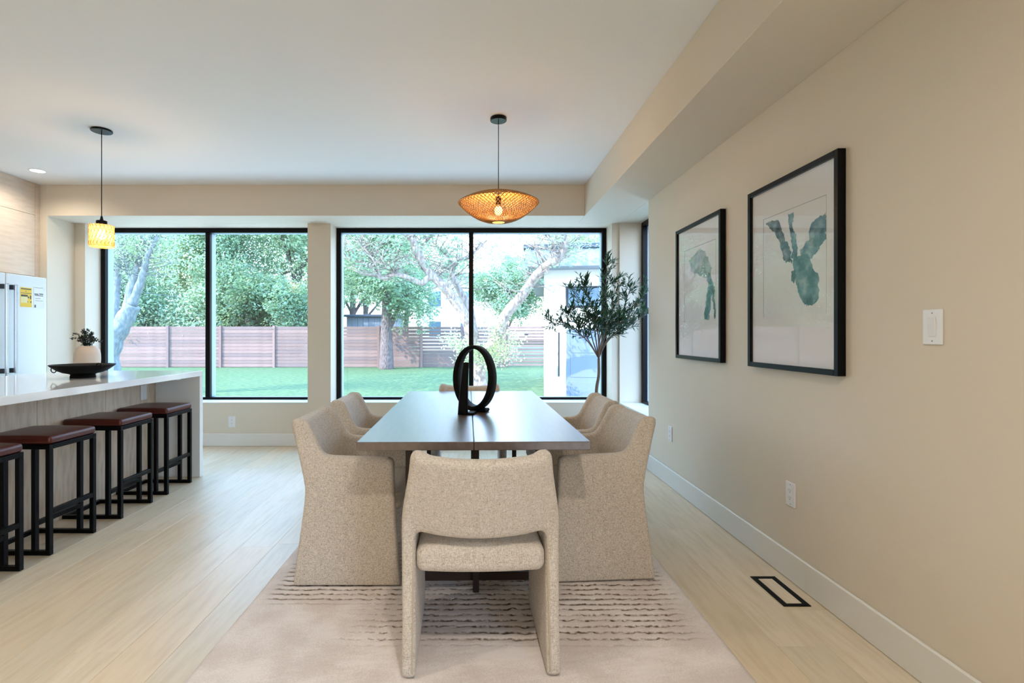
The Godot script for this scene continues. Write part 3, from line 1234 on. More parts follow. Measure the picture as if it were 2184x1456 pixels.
# ---------------------------------------------------------------- olive tree in the corner
func build_olive_tree() -> void:
	var p := thing("plant_pot", "grey round pot of the olive tree behind the chairs", "pot", Vector3(1.2, 0, -5.08))
	var st := mb()
	lathe(st, Vector3.ZERO, [Vector2(0, 0), Vector2(0.12, 0), Vector2(0.135, 0.02), Vector2(0.16, 0.25), Vector2(0.165, 0.27), Vector2(0.15, 0.27), Vector2(0.145, 0.24), Vector2(0, 0.235)], 32)
	put("pot_body", st, M.pot, p)
	st = mb()
	disc(st, Vector3(0, 0.236, 0), 0.143, 0.008, 24)
	put("soil", st, M.soil, p)
	var o := thing("olive_tree", "tall slender olive tree with narrow dark leaves in the window corner", "tree", Vector3(1.2, 0.2455, -5.08))
	var base := Vector3(1.2, 0.2455, -5.08)
	st = mb()
	var fork := at(1277, 764, 5.1) - base
	var trunk := curve([Vector3.ZERO, at(1272, 838, 5.08) - base, at(1277, 800, 5.09) - base, fork], 6)
	tube(st, trunk, tapers(trunk.size(), 0.019, 0.013), 8)
	put("trunk", st, M.olive_bark, o)
	# each branch: bends through these points (px, py, depth)
	var arms := [
		[[1252, 726, 5.05], [1215, 698, 5.0], [1178, 688, 4.95]],
		[[1258, 730, 5.1], [1232, 688, 5.12], [1212, 668, 5.15]],
		[[1262, 718, 5.15], [1250, 660, 5.2], [1218, 616, 5.25]],
		[[1270, 716, 5.05], [1262, 650, 5.0], [1246, 608, 4.98]],
		[[1278, 712, 5.1], [1290, 640, 5.15], [1294, 560, 5.2]],
		[[1281, 716, 5.12], [1304, 660, 5.18], [1312, 600, 5.25]],
		[[1290, 720, 5.15], [1325, 668, 5.2], [1345, 612, 5.25]],
		[[1294, 730, 5.1], [1340, 680, 5.15], [1374, 622, 5.2]],
		[[1292, 728, 5.12], [1335, 700, 5.2], [1382, 668, 5.28]],
		[[1284, 724, 5.0], [1306, 690, 4.95], [1330, 690, 4.92]],
		[[1276, 720, 4.98], [1270, 690, 4.9], [1262, 678, 4.86]],
	]
	for q in arms:
		var pts := [fork]
		for w in q: pts.append(at(w[0], w[1], w[2]) - base)
		var path := curve(pts, 6)
		st = mb()
		tube(st, path, tapers(path.size(), 0.0075, 0.0022), 6)
		var twigs := []
		for k in range(7, path.size()):
			for j in 2:
				var d: Vector3 = (path[k] - path[k - 1]).normalized()
				var side := Vector3(rng.randf_range(-1, 1), rng.randf_range(-0.35, 0.8), rng.randf_range(-0.7, 0.7)).normalized()
				var e: Vector3 = path[k] + (d * 0.6 + side * 0.8).normalized() * rng.randf_range(0.06, 0.15)
				e.x = minf(e.x, 1.70 - base.x)
				e.z = clampf(e.z, -5.58 - base.z, 5.0)
				if e.x + base.x > 1.54: e.z = clampf(e.z, -5.55 - base.z, -4.75 - base.z)
				twigs.append([path[k], e])
		twigs.append([path[path.size() - 2], path[path.size() - 1]])
		for tw in twigs: tube(st, [tw[0], tw[0].lerp(tw[1], 0.5) + Vector3(0, 0.006, 0), tw[1]], [0.0022, 0.0018, 0.001], 4)
		var br := put("branch", st, M.olive_bark, o)
		st = mb()
		for tw in twigs:
			var d: Vector3 = tw[1] - tw[0]
			for k in 9:
				var f := (k + 1.0) / 9.0
				var side := Vector3(rng.randf_range(-1, 1), rng.randf_range(-0.5, 0.9), rng.randf_range(-1, 1)).normalized()
				leaf(st, tw[0].lerp(tw[1], f), d.normalized() * 0.75 + side * 0.8, rng.randf_range(0.050, 0.085), rng.randf_range(0.013, 0.019))
		var lv := put("leaves", st, M.olive_leaf, br)
		lv.set_meta("kind", "stuff")


# ---------------------------------------------------------------- pictures
func paint(im: Image, poly: String, c: Color, box_: Rect2) -> void:
	# poly holds "u, v; u, v" in the frame; box_ is the print's own place in the frame
	var p := PackedVector2Array()
	for q in poly.split(";"):
		var uv := q.split_floats(",")
		p.append((Vector2(uv[0], uv[1]) - box_.position) / box_.size * Vector2(im.get_size()))
	var n := FastNoiseLite.new()
	n.seed = 3
	n.frequency = 0.035
	n.fractal_octaves = 4
	for y in im.get_height():
		for x in im.get_width():
			var w := Vector2(x, y) + Vector2(n.get_noise_2d(x, y), n.get_noise_2d(x + 500, y)) * 7.0
			if Geometry2D.is_point_in_polygon(w, p):
				var f := clampf(0.78 + 0.55 * n.get_noise_2d(x * 0.8 + 90, y * 0.8), 0.25, 1.0)
				im.set_pixel(x, y, im.get_pixel(x, y).lerp(c, f))


func build_pictures() -> void:
	var region := Rect2(0.19, 0.18, 0.68, 0.54)
	var big := Image.create(210, 230, false, Image.FORMAT_RGB8)
	big.fill(Color(0.865, 0.86, 0.85))
	var small := big.duplicate()
	var teal := Color(0.03, 0.19, 0.23)
	paint(big, "0.21, 0.20; 0.37, 0.21; 0.40, 0.25; 0.45, 0.30; 0.51, 0.40; 0.53, 0.45; 0.45, 0.44; 0.39, 0.34; 0.33, 0.28; 0.28, 0.24", teal, region)
	paint(big, "0.49, 0.20; 0.53, 0.20; 0.55, 0.21; 0.54, 0.27; 0.59, 0.35; 0.59, 0.39; 0.59, 0.45; 0.52, 0.42; 0.53, 0.35; 0.50, 0.27", Color(0.10, 0.34, 0.38), region)
	paint(big, "0.72, 0.29; 0.81, 0.26; 0.87, 0.26; 0.87, 0.38; 0.79, 0.42; 0.75, 0.45; 0.64, 0.45; 0.62, 0.40; 0.70, 0.36", Color(0.20, 0.40, 0.45), region)
	paint(big, "0.53, 0.42; 0.69, 0.43; 0.77, 0.52; 0.81, 0.56; 0.80, 0.65; 0.75, 0.68; 0.67, 0.67; 0.59, 0.60; 0.56, 0.51", Color(0.16, 0.38, 0.42), region)
	paint(big, "0.52, 0.49; 0.57, 0.50; 0.57, 0.54; 0.54, 0.56; 0.52, 0.53", Color(0.05, 0.26, 0.28), region)
	paint(small, "0.29, 0.26; 0.48, 0.22; 0.55, 0.20; 0.65, 0.23; 0.80, 0.37; 0.74, 0.44; 0.52, 0.39; 0.36, 0.35", Color(0.50, 0.60, 0.58), region)
	paint(small, "0.63, 0.71; 0.72, 0.46; 0.68, 0.44; 0.74, 0.38; 0.82, 0.47; 0.74, 0.71", Color(0.16, 0.40, 0.40), region)
	paint(small, "0.78, 0.47; 0.84, 0.50; 0.87, 0.71; 0.85, 0.71", Color(0.05, 0.24, 0.26), region)
	var p := picture(big, "print_big", region, "black framed teal abstract print nearest the light switch", Vector3(RIGHT, 1.5285, -2.5525), false)
	var q := picture(small, "print_small", region, "black framed pale abstract print nearer the corner window", Vector3(RIGHT, 1.5285, -3.603), true)


func picture(im: Image, called: String, r: Rect2, label: String, pos: Vector3, second: bool) -> Node3D:
	var o := thing("framed_picture", label, "picture", pos, -PI / 2, "framed prints on the long wall")
	var w := 0.727
	var h := 0.969
	for q in [[Vector2(-w / 2, -h / 2), Vector2(-w / 2 + 0.026, h / 2)], [Vector2(w / 2 - 0.026, -h / 2), Vector2(w / 2, h / 2)], [Vector2(-w / 2 + 0.026, h / 2 - 0.026), Vector2(w / 2 - 0.026, h / 2)], [Vector2(-w / 2 + 0.026, -h / 2), Vector2(w / 2 - 0.026, -h / 2 + 0.026)]]:
		var st := mb()
		slab(st, Vector3(q[0].x, q[0].y, 0.001), Vector3(q[1].x, q[1].y, 0.036), 0.0015)
		put("frame", st, M.frame_black, o)
	var st := mb()
	slab(st, Vector3(-w / 2 + 0.02, -h / 2 + 0.02, 0.004), Vector3(w / 2 - 0.02, h / 2 - 0.02, 0.020), 0.0)
	put("mat_board", st, M.mat_board, o)
	# the print, floated on the board: its left edge is the far edge
	var x0 := -w / 2 + r.position.x * w
	var x1 := x0 + r.size.x * w
	var y1 := h / 2 - r.position.y * h
	var y0 := y1 - r.size.y * h
	var m := mat(called, Color.WHITE, 0.7)
	m.albedo_texture = ImageTexture.create_from_image(im)
	m.texture_repeat = false
	st = mb()
	var v := PackedVector3Array([Vector3(x0, y1, 0.0215), Vector3(x1, y1, 0.0215), Vector3(x1, y0, 0.0215), Vector3(x0, y0, 0.0215), Vector3(x0, y1, 0.0205), Vector3(x1, y1, 0.0205), Vector3(x1, y0, 0.0205), Vector3(x0, y0, 0.0205)])
	var uv := PackedVector2Array([Vector2(0, 0), Vector2(1, 0), Vector2(1, 1), Vector2(0, 1), Vector2(0, 0), Vector2(1, 0), Vector2(1, 1), Vector2(0, 1)])
	piece(st, v, PackedInt32Array([0, 1, 2, 0, 2, 3, 4, 6, 5, 4, 7, 6, 0, 4, 5, 0, 5, 1, 1, 5, 6, 1, 6, 2, 2, 6, 7, 2, 7, 3, 3, 7, 4, 3, 4, 0]), false, uv)
	put("print", st, m, o)
	# cut edge of the mat's window, a thin dark line on two sides
	st = mb()
	slab(st, Vector3(x0 - 0.003, y0, 0.0202), Vector3(x0 - 0.0005, y1, 0.0222), 0.0)
	put("mat_edge", st, M.screw_grey, o)
	st = mb()
	slab(st, Vector3(x0 - 0.003, y1 + 0.0005, 0.0202), Vector3(x1, y1 + 0.003, 0.0222), 0.0)
	put("mat_edge", st, M.screw_grey, o)
	st = mb()
	sheet(st, Vector2(-w / 2 + 0.024, -h / 2 + 0.024), Vector2(w / 2 - 0.024, h / 2 - 0.024), 0.026)
	put("glass", st, M.picture_glass, o)
	return o


# ---------------------------------------------------------------- lamps
func build_lamps() -> void:
	# woven pendant over the table
	var c := Vector3(0.163, 0, -3.65)
	var o := thing("woven_pendant", "wide woven rattan saucer pendant lamp hanging over the dining table", "lamp", c)
	var st := mb()
	disc(st, Vector3(0, CEIL - 0.026, 0), 0.058, 0.026, 32, 0.003)
	put("canopy", st, M.dark_steel, o)
	st = mb()
	tube(st, [Vector3(0, CEIL - 0.025, 0), Vector3(0, 2.4, 0), Vector3(0, 2.19, 0)], 0.0028, 8)
	put("cord", st, M.dark_steel, o)
	st = mb()
	disc(st, Vector3(0, 2.135, 0), 0.02, 0.06, 20, 0.003)
	put("socket", st, M.dark_steel, o)
	for which in 2:
		st = mb()
		for hand in [-1.0, 1.0]:
			for k in 60:
				var path := []
				for i in 11:
					var f := i / 10.0
					var q: Vector2 = saucer(which, f)
					var a: float = TAU * k / 60 + hand * f * 1.05
					path.append(Vector3(cos(a) * q.x, q.y + hand * 0.0009, sin(a) * q.x))
				tube(st, path, 0.0027, 3)
		var sh := put("woven_dome" if which == 0 else "woven_bowl", st, M.rattan, o)
		sh.set_meta("kind", "stuff")
		for f in ([0.0, 1.0] if which == 0 else [1.0]):
			st = mb()
			var q: Vector2 = saucer(which, f)
			var ring := []
			for k in 48: ring.append(Vector3(cos(TAU * k / 48) * q.x, q.y, sin(TAU * k / 48) * q.x))
			tube(st, ring, 0.0035, 6, true)
			put("rim", st, M.rattan, o)
	bulb(o, Vector3(0, 2.098, 0), 0.028, 0.42)

	# small glass pendant over the island
	var p := Vector3(-2.805, 0, -3.87)
	o = thing("glass_pendant", "small amber ribbed glass pendant lamp hanging over the island", "lamp", p)
	st = mb()
	disc(st, Vector3(0, CEIL - 0.014, 0), 0.071, 0.014, 32, 0.003)
	put("canopy", st, M.dark_steel, o)
	st = mb()
	tube(st, [Vector3(0, CEIL - 0.013, 0), Vector3(0, 2.4, 0), Vector3(0, 2.10, 0)], 0.003, 8)
	put("cord", st, M.dark_steel, o)
	st = mb()
	lathe(st, Vector3(0, 2.04, 0), [Vector2(0, 0), Vector2(0.035, 0), Vector2(0.036, 0.003), Vector2(0.036, 0.032), Vector2(0.033, 0.036), Vector2(0.013, 0.040), Vector2(0.006, 0.07), Vector2(0, 0.072)], 24)
	put("socket", st, M.dark_steel, o)
	st = mb()
	lathe(st, Vector3.ZERO, [Vector2(0.0755, 1.878), Vector2(0.0785, 1.880), Vector2(0.0785, 2.036), Vector2(0.0740, 2.0405), Vector2(0.02, 2.0405), Vector2(0.02, 2.0375), Vector2(0.0735, 2.0375), Vector2(0.0755, 2.034), Vector2(0.0755, 1.878)], 48)
	var gs := put("glass_shade", st, M.amber_glass, o)
	# raised wavy blocks on the glass
	st = mb()
	for row in 4:
		for k in 20:
			var a := TAU * (k + 0.5 * (row & 1)) / 20
			var y := 1.890 + row * 0.040
			var path := []
			for i in 6:
				var f := i / 5.0
				var aa := a + 0.075 * sin(f * PI * 1.5 + row)
				path.append(Vector3(cos(aa) * 0.079, y + f * 0.034, sin(aa) * 0.079))
			tube(st, path, [0.0012, 0.0024, 0.003, 0.003, 0.0024, 0.0012], 5)
		var ring := []
		for k in 40: ring.append(Vector3(cos(TAU * k / 40) * 0.079, 1.8865 + row * 0.040 + 0.0012 * sin(k * 1.6), sin(TAU * k / 40) * 0.079))
		tube(st, ring, 0.0015, 4, true)
	var rb := put("glass_ribs", st, M.amber_rib, gs)
	rb.set_meta("kind", "stuff")
	bulb(o, Vector3(0, 1.965, 0), 0.027, 0.4)

	# recessed ceiling lights; only the far one over the kitchen shows
	downlight(Vector3(-4.10, CEIL, -4.83), "small round recessed ceiling light above the fridge", 0.9)
	var n := 0
	for p2 in [Vector3(-2.4, CEIL, -0.9), Vector3(0.25, CEIL, -0.4), Vector3(-3.4, CEIL, 1.7), Vector3(0.3, CEIL, 2.0)]:
		downlight(p2, ["round recessed ceiling light over the aisle beside the island's near end", "round recessed ceiling light above the near edge of the rug", "round recessed ceiling light behind the camera, kitchen side", "round recessed ceiling light behind the camera, above the walkway"][n], LAMP)
		n += 1


# profile of the woven saucer: its dome (0) and its bowl (1)
func saucer(which: int, f: float) -> Vector2:
	if which == 0:
		var r := lerpf(0.03, 0.284, f)
		return Vector2(r, 2.153 + 0.07 * (1.0 - pow(r / 0.284, 2.4)))
	var q := lerpf(0.284, 0.045, f)
	return Vector2(q, 2.153 - 0.138 * (1.0 - pow(q / 0.284, 2.3)))


func bulb(parent: Node3D, at_: Vector3, r: float, energy: float) -> void:
	var st := mb()
	var prof := []
	for i in 13:
		var a := PI * i / 12 - PI / 2
		prof.append(Vector2(cos(a) * r if i > 0 and i < 12 else 0.0, sin(a) * r * 1.15))
	lathe(st, at_, prof, 20)
	put("bulb", st, M.bulb_glow, parent)
	var l := OmniLight3D.new()
	l.name = "bulb_light"
	l.light_color = Color(1.0, 0.80, 0.55)
	l.light_energy = energy
	l.light_size = r
	l.omni_range = 12.0
	l.omni_attenuation = 2.0
	l.shadow_enabled = true
	parent.add_child(l)
	l.position = at_


func downlight(p: Vector3, label: String, energy: float) -> void:
	var o := thing("ceiling_downlight", label, "ceiling light", p, 0.0, "recessed ceiling lights")
	var st := mb()
	var ring := []
	lathe(st, Vector3.ZERO, [Vector2(0.056, -0.001), Vector2(0.058, -0.004), Vector2(0.068, -0.003), Vector2(0.070, -0.0005), Vector2(0.056, -0.0005), Vector2(0.056, -0.001)], 32)
	put("trim_ring", st, M.white_plastic, o)
	st = mb()
	disc(st, Vector3(0, -0.003, 0), 0.056, 0.0025, 32, 0.0005)
	put("lens", st, M.downlight_glow, o)
	var l := SpotLight3D.new()
	l.name = "lens_light"
	l.light_color = Color(1.0, 0.95, 0.885)
	l.light_energy = energy
	l.light_size = 0.05
	l.spot_angle = 80.0
	l.spot_angle_attenuation = 0.9
	l.spot_range = 15.0
	l.spot_attenuation = 2.0
	l.shadow_enabled = true
	o.add_child(l)
	l.position = Vector3(0, -0.01, 0)
	l.rotation.x = -PI / 2


# ---------------------------------------------------------------- plates and vent
func outlet(label: String, pos: Vector3, turn: float, duplex := true) -> void:
	var o := thing("wall_outlet", label, "outlet", pos, turn, "white power outlets")
	var st := mb()
	box(st, Vector3(0, 0, 0.003), Vector3(0.076, 0.120, 0.006), 0.002)
	put("cover_plate", st, M.white_plastic, o)
	st = mb()
	box(st, Vector3(0, 0, 0.0065), Vector3(0.036, 0.070, 0.003), 0.001)
	var r := put("receptacle", st, M.white_plastic, o)
	if duplex:
		for y in [-0.018, 0.018]:
			st = mb()
			box(st, Vector3(-0.006, y + 0.003, 0.008), Vector3(0.002, 0.008, 0.0008), 0.0001)
			put("slot", st, M.slot_dark, r)
			st = mb()
			box(st, Vector3(0.006, y + 0.003, 0.008), Vector3(0.002, 0.007, 0.0008), 0.0001)
			put("slot", st, M.slot_dark, r)
			st = mb()
			box(st, Vector3(0, y - 0.007, 0.008), Vector3(0.004, 0.004, 0.0008), 0.0001)
			put("slot", st, M.slot_dark, r)
	for y in [-0.048, 0.048]:
		st = mb()
		box(st, Vector3(0, y, 0.0063), Vector3(0.005, 0.005, 0.001), 0.0003)
		put("screw", st, M.screw_grey, o)


func build_small_things() -> void:
	outlet("white wall outlet below the large picture, low on the wall", Vector3(RIGHT, 0.426, -2.57), -PI / 2)
	outlet("white wall outlet low on the wall beside the corner window", Vector3(RIGHT, 0.424, -4.16), -PI / 2)
	outlet("white wall outlet low on the wall under the island window", Vector3(-2.668, 0.269, BACK), 0.0)
	outlet("white outlet on the wooden island panel, above the stools", Vector3(-2.743, 0.745, -4.26), PI / 2, false)
	var o := thing("light_switch", "white rocker light switch on the wall beside the large picture", "switch", Vector3(RIGHT, 1.247, -1.771), -PI / 2)
	var st := mb()
	box(st, Vector3(0, 0, 0.003), Vector3(0.076, 0.121, 0.006), 0.002)
	put("cover_plate", st, M.white_plastic, o)
	st = mb()
	box(st, Vector3(0, 0, 0.0075), Vector3(0.031, 0.066, 0.006), 0.0015, Basis(Vector3.RIGHT, 0.07))
	put("rocker", st, M.white_plastic, o)
	for y in [-0.048, 0.048]:
		st = mb()
		box(st, Vector3(0, y, 0.0063), Vector3(0.005, 0.005, 0.001), 0.0003)
		put("screw", st, M.screw_grey, o)
	o = thing("cable_clip", "tiny white fitting screwed under the worktop overhang beside the waterfall end", "fitting", Vector3(-2.43, 0.866, -4.2))
	st = mb()
	box(st, Vector3(0, -0.0065, 0), Vector3(0.035, 0.013, 0.06), 0.003)
	put("clip_body", st, M.white_plastic, o)
	for z in [-0.02, 0.02]:
		st = mb()
		box(st, Vector3(0, -0.0135, z), Vector3(0.006, 0.001, 0.006), 0.0003)
		put("screw", st, M.screw_grey, o)
	# flush floor register: a black frame round a floor-coloured insert
	o = thing("floor_vent", "black framed floor vent with an oak insert beside the baseboard", "vent", Vector3(1.447, 0, -2.4585))
	for q in [[Vector2(-0.062, -0.1425), Vector2(-0.040, 0.1425)], [Vector2(0.040, -0.1425), Vector2(0.062, 0.1425)], [Vector2(-0.040, 0.122), Vector2(0.040, 0.1425)], [Vector2(-0.040, -0.1425), Vector2(0.040, -0.122)]]:
		st = mb()
		slab(st, Vector3(q[0].x, 0.0003, q[0].y), Vector3(q[1].x, 0.004, q[1].y), 0.0008)
		put("frame", st, M.sculpture_black, o)
	st = mb()
	slab(st, Vector3(-0.034, 0.0003, -0.117), Vector3(0.034, 0.0035, 0.117), 0.0006)
	put("insert", st, M.oak_0, o)
	st = mb()
	slab(st, Vector3(-0.041, 0.0002, -0.123), Vector3(0.041, 0.0008, 0.123), 0.0)
	put("slot_backing", st, M.slot_dark, o)


# ---------------------------------------------------------------- garden
func clump_mesh(n: int, spread: float, length: float, width: float) -> ArrayMesh:
	var st := mb()
	for k in n:
		var d := Vector3(rng.randfn(), rng.randfn(), rng.randfn()).normalized()
		# small in the picture, so each leaf is two triangles folded along its rib
		var p := d * spread * pow(rng.randf(), 0.5)
		var e := Vector3(rng.randf_range(-1, 1), rng.randf_range(-0.9, 0.5), rng.randf_range(-1, 1)).normalized() * length * rng.randf_range(0.7, 1.2)
		var s := e.cross(Vector3(0.13, 0.9, 0.31)).normalized() * width * 0.62
		var lift := s.cross(e).normalized() * width * 0.22
		st.set_smooth_group(-1)
		for w in [p, p + e, p + e * 0.45 + s + lift, p, p + e * 0.45 - s + lift, p + e]: st.add_vertex(w)
	st.generate_normals()
	return st.commit()


var clumps := []


func foliage(parent: Node3D, places: Array, m: Material, size: float, called := "foliage", joined := true) -> void:
	var src: ArrayMesh = clumps[rng.randi_range(0, clumps.size() - 1)]
	var mm := MultiMesh.new()
	mm.transform_format = MultiMesh.TRANSFORM_3D
	mm.mesh = src
	mm.instance_count = 0 if joined else places.size()
	var st := mb()
	for i in places.size():
		var b := Basis.from_euler(Vector3(rng.randf_range(-0.6, 0.6), rng.randf() * TAU, rng.randf_range(-0.6, 0.6))).scaled(Vector3.ONE * size * rng.randf_range(0.75, 1.3))
		if joined: st.append_from(src, 0, Transform3D(b, places[i]))
		else: mm.set_instance_transform(i, Transform3D(b, places[i]))
	if joined:
		put_mesh(called, st.commit(), m, parent).set_meta("kind", "stuff")
		return
	var o := MultiMeshInstance3D.new()
	o.multimesh = mm
	o.material_override = m
	o.name = called
	parent.add_child(o)
	o.set_meta("kind", "stuff")


const GROUND := -0.22


# a tree beyond the fence: forked trunk and clouds of leaves
func far_tree(label: String, x: float, z: float, h: float, r: float, trunk_r: float, tint: int, density: int, lean := 0.0) -> void:
	var o := thing("garden_tree", label, "tree", Vector3(x, GROUND, z), 0.0, "trees beyond the garden fence")
	var st := mb()
	var top := Vector3(lean, h * 0.6, rng.randf_range(-0.4, 0.4))
	var tr := curve([Vector3(0, -0.1, 0), Vector3(lean * 0.15, h * 0.2, 0.05), Vector3(lean * 0.55, h * 0.42, 0), top], 4)
	tube(st, tr, tapers(tr.size(), trunk_r, trunk_r * 0.4), 9)
	put("trunk", st, M.dark_bark, o)
	var lobes := []
	for k in 9:
		var a := TAU * k / 9 + rng.randf()
		var e := Vector3(cos(a) * r * rng.randf_range(0.35, 0.75) + lean, h * rng.randf_range(0.30, 0.86), sin(a) * r * rng.randf_range(0.3, 0.7))
		lobes.append(e)
		st = mb()
		var s: Vector3 = tr[rng.randi_range(4, tr.size() - 2)]
		var path := curve([s, s.lerp(e, 0.5) + Vector3(0, 0.25, 0), e], 4)
		tube(st, path, tapers(path.size(), trunk_r * 0.4, trunk_r * 0.1), 6)
		put("branch", st, M.dark_bark, o)
	lobes.append(Vector3(lean, h * 0.8, 0))
	var places := []
	for k in density:
		var c: Vector3 = lobes[rng.randi_range(0, lobes.size() - 1)]
		var d := Vector3(rng.randfn(), rng.randfn() * 0.8, rng.randfn())
		places.append(c + d.normalized() * r * 0.52 * pow(rng.randf(), 0.45))
	foliage(o, places, M["leaf_%d" % tint], 1.0, "foliage", false)


func build_outside() -> void:
	for k in 3: clumps.append(clump_mesh(11, 0.34, 0.15, 0.07))
	var st := mb()
	slab(st, Vector3(-45, -0.6, -75), Vector3(45, GROUND, -6.031), 0.0)
	structure("lawn", st, M.grass, "mown green lawn running back to the wooden fence")
	st = mb()
	slab(st, Vector3(-8, GROUND - 0.02, -9.2), Vector3(6, GROUND + 0.015, -6.032), 0.01)
	structure("path", st, M.stucco, "pale concrete strip along the foot of the house")
	st = mb()
	slab(st, Vector3(-45, -0.6, -6.031), Vector3(-5.6, GROUND, 30), 0.0)
	structure("ground", st, M.grass, "grass beside the house")
	st = mb()
	slab(st, Vector3(-5.6, -0.6, 4.3), Vector3(45, GROUND, 30), 0.0)
	structure("ground", st, M.shed_grey, "paved yard behind the camera")

	# fence of horizontal cedar boards on posts
	var fz := -22.9
	var f := thing("board_fence", "long horizontal cedar board fence at the end of the lawn", "fence", Vector3(0, GROUND, fz))
	var posts := [-205, -95, 15, 130, 245, 359, 471, 585, 698, 808, 899, 985, 1077]
	var s := 22.9 / FL
	for k in posts.size():
		var x: float = (posts[k] - 1014.0) * s
		st = mb()
		box(st, Vector3(0, 0.92, 0), Vector3(0.11, 1.86, 0.11), 0.008)
		var p := put("post", st, M["cedar_%d" % (k % 3)], f)
		p.position = Vector3(x, 0, 0.03)
		if k == posts.size() - 1: break
		var x1: float = (posts[k + 1] - 1014.0) * s
		var slatted := k >= 10
		for b in 12:
			if slatted and b % 1 == 0 and b > 6:
				pass
			var hh := 0.142 if not (slatted and b >= 5) else 0.105
			st = mb()
			box(st, Vector3.ZERO, Vector3(x1 - x - 0.01, hh, 0.022), 0.003)
			var bd := put("board", st, M["cedar_%d" % rng.randi_range(0, 2)], f)
			bd.position = Vector3((x + x1) / 2, 0.09 + b * 0.15, rng.randf_range(-0.004, 0.004))
	# gate at the right end, with wider gaps
	var gx := (1082.0 - 1014.0) * s
	var gx1 := (1172.0 - 1014.0) * s
	var g := thing("fence_gate", "slatted cedar gate beside the white garage wall", "gate", Vector3(gx, GROUND, fz))
	for x in [0.05, gx1 - gx - 0.05]:
		st = mb()
		box(st, Vector3(x, 0.9, 0), Vector3(0.1, 1.76, 0.05), 0.005)
		put("stile", st, M.cedar_1, g)
	for b in 13:
		st = mb()
		box(st, Vector3((gx1 - gx) / 2, 0.12 + b * 0.137, 0.03), Vector3(gx1 - gx - 0.02, 0.088, 0.02), 0.003)
		put("slat", st, M["cedar_%d" % rng.randi_range(0, 2)], g)
	st = mb()
	box(st, Vector3(0.84, 1.45, 0.05), Vector3(0.16, 0.07, 0.04), 0.01)
	put("latch", st, M.dark_trim, g)

	build_garden_tree()
	build_garage()
	build_neighbours()

	# trees beyond the fence
	for q in [
			["dense dark green tree with a thick brown trunk standing before the fence", -3.75, -21.8, 7.0, 2.1, 0.32, 3, 1350, 0.0],
			["pale leafy tree beyond the fence at the left edge of the island window", -19.5, -27.0, 9.5, 3.4, 0.22, 0, 2250, 0.5],
			["tall pale tree beyond the fence behind the island window's left pane", -15.2, -28.5, 10.0, 3.3, 0.2, 2, 2250, -0.4],
			["dark leaning tree beyond the fence near the island window's mullion", -12.4, -26.5, 8.5, 3.0, 0.25, 1, 2250, -0.8],
			["bushy mid green tree beyond the fence in the island window's right pane", -9.6, -27.5, 9.2, 3.2, 0.22, 0, 2400, 0.3],
			["broad shady tree beyond the fence seen beside the window pier", -7.0, -29.5, 10.0, 3.3, 0.24, 1, 2250, 0.0],
			["thin light green tree beyond the fence at the middle window's left", -4.2, -31.0, 10.5, 3.0, 0.2, 0, 1650, 0.3],
			["round dark green tree beyond the fence left of the garage roof", 1.7, -29.0, 6.6, 2.0, 0.2, 1, 1350, 0.0],
			["yellow green tree rising above the garage roof", 5.2, -30.0, 9.5, 3.0, 0.25, 2, 1950, 0.0],
			["low bushy tree right behind the fence in the island window", -11.0, -24.8, 4.6, 1.9, 0.14, 3, 1200, 0.2],
			["low bushy tree right behind the fence at the far left", -17.5, -25.0, 5.0, 2.2, 0.14, 1, 1350, 0.0],
			["leafy bush crowding the fence left of the grey plank shed", -16.0, -24.9, 4.3, 1.9, 0.12, 1, 800, 0.0],
			["leafy bush crowding the fence just left of the island window's mullion", -13.3, -24.7, 3.9, 1.7, 0.12, 0, 800, 0.0],
			["leafy bush crowding the fence near the window pier", -8.6, -24.8, 4.0, 1.8, 0.12, 1, 800, 0.0],
			["tall back row tree closing the gap above the sheds", -13.0, -38.0, 13.0, 4.5, 0.25, 0, 2550, 0.0],
			["tall back row tree behind the shady tree", -8.5, -40.0, 13.5, 4.5, 0.25, 2, 2250, 0.0],
			["tall back row tree at the far left behind the pale tree", -23.5, -38.0, 13.0, 4.6, 0.25, 0, 2250, 0.0]]:
		far_tree(q[0], q[1], q[2], q[3], q[4], q[5], q[6], q[7], q[8])


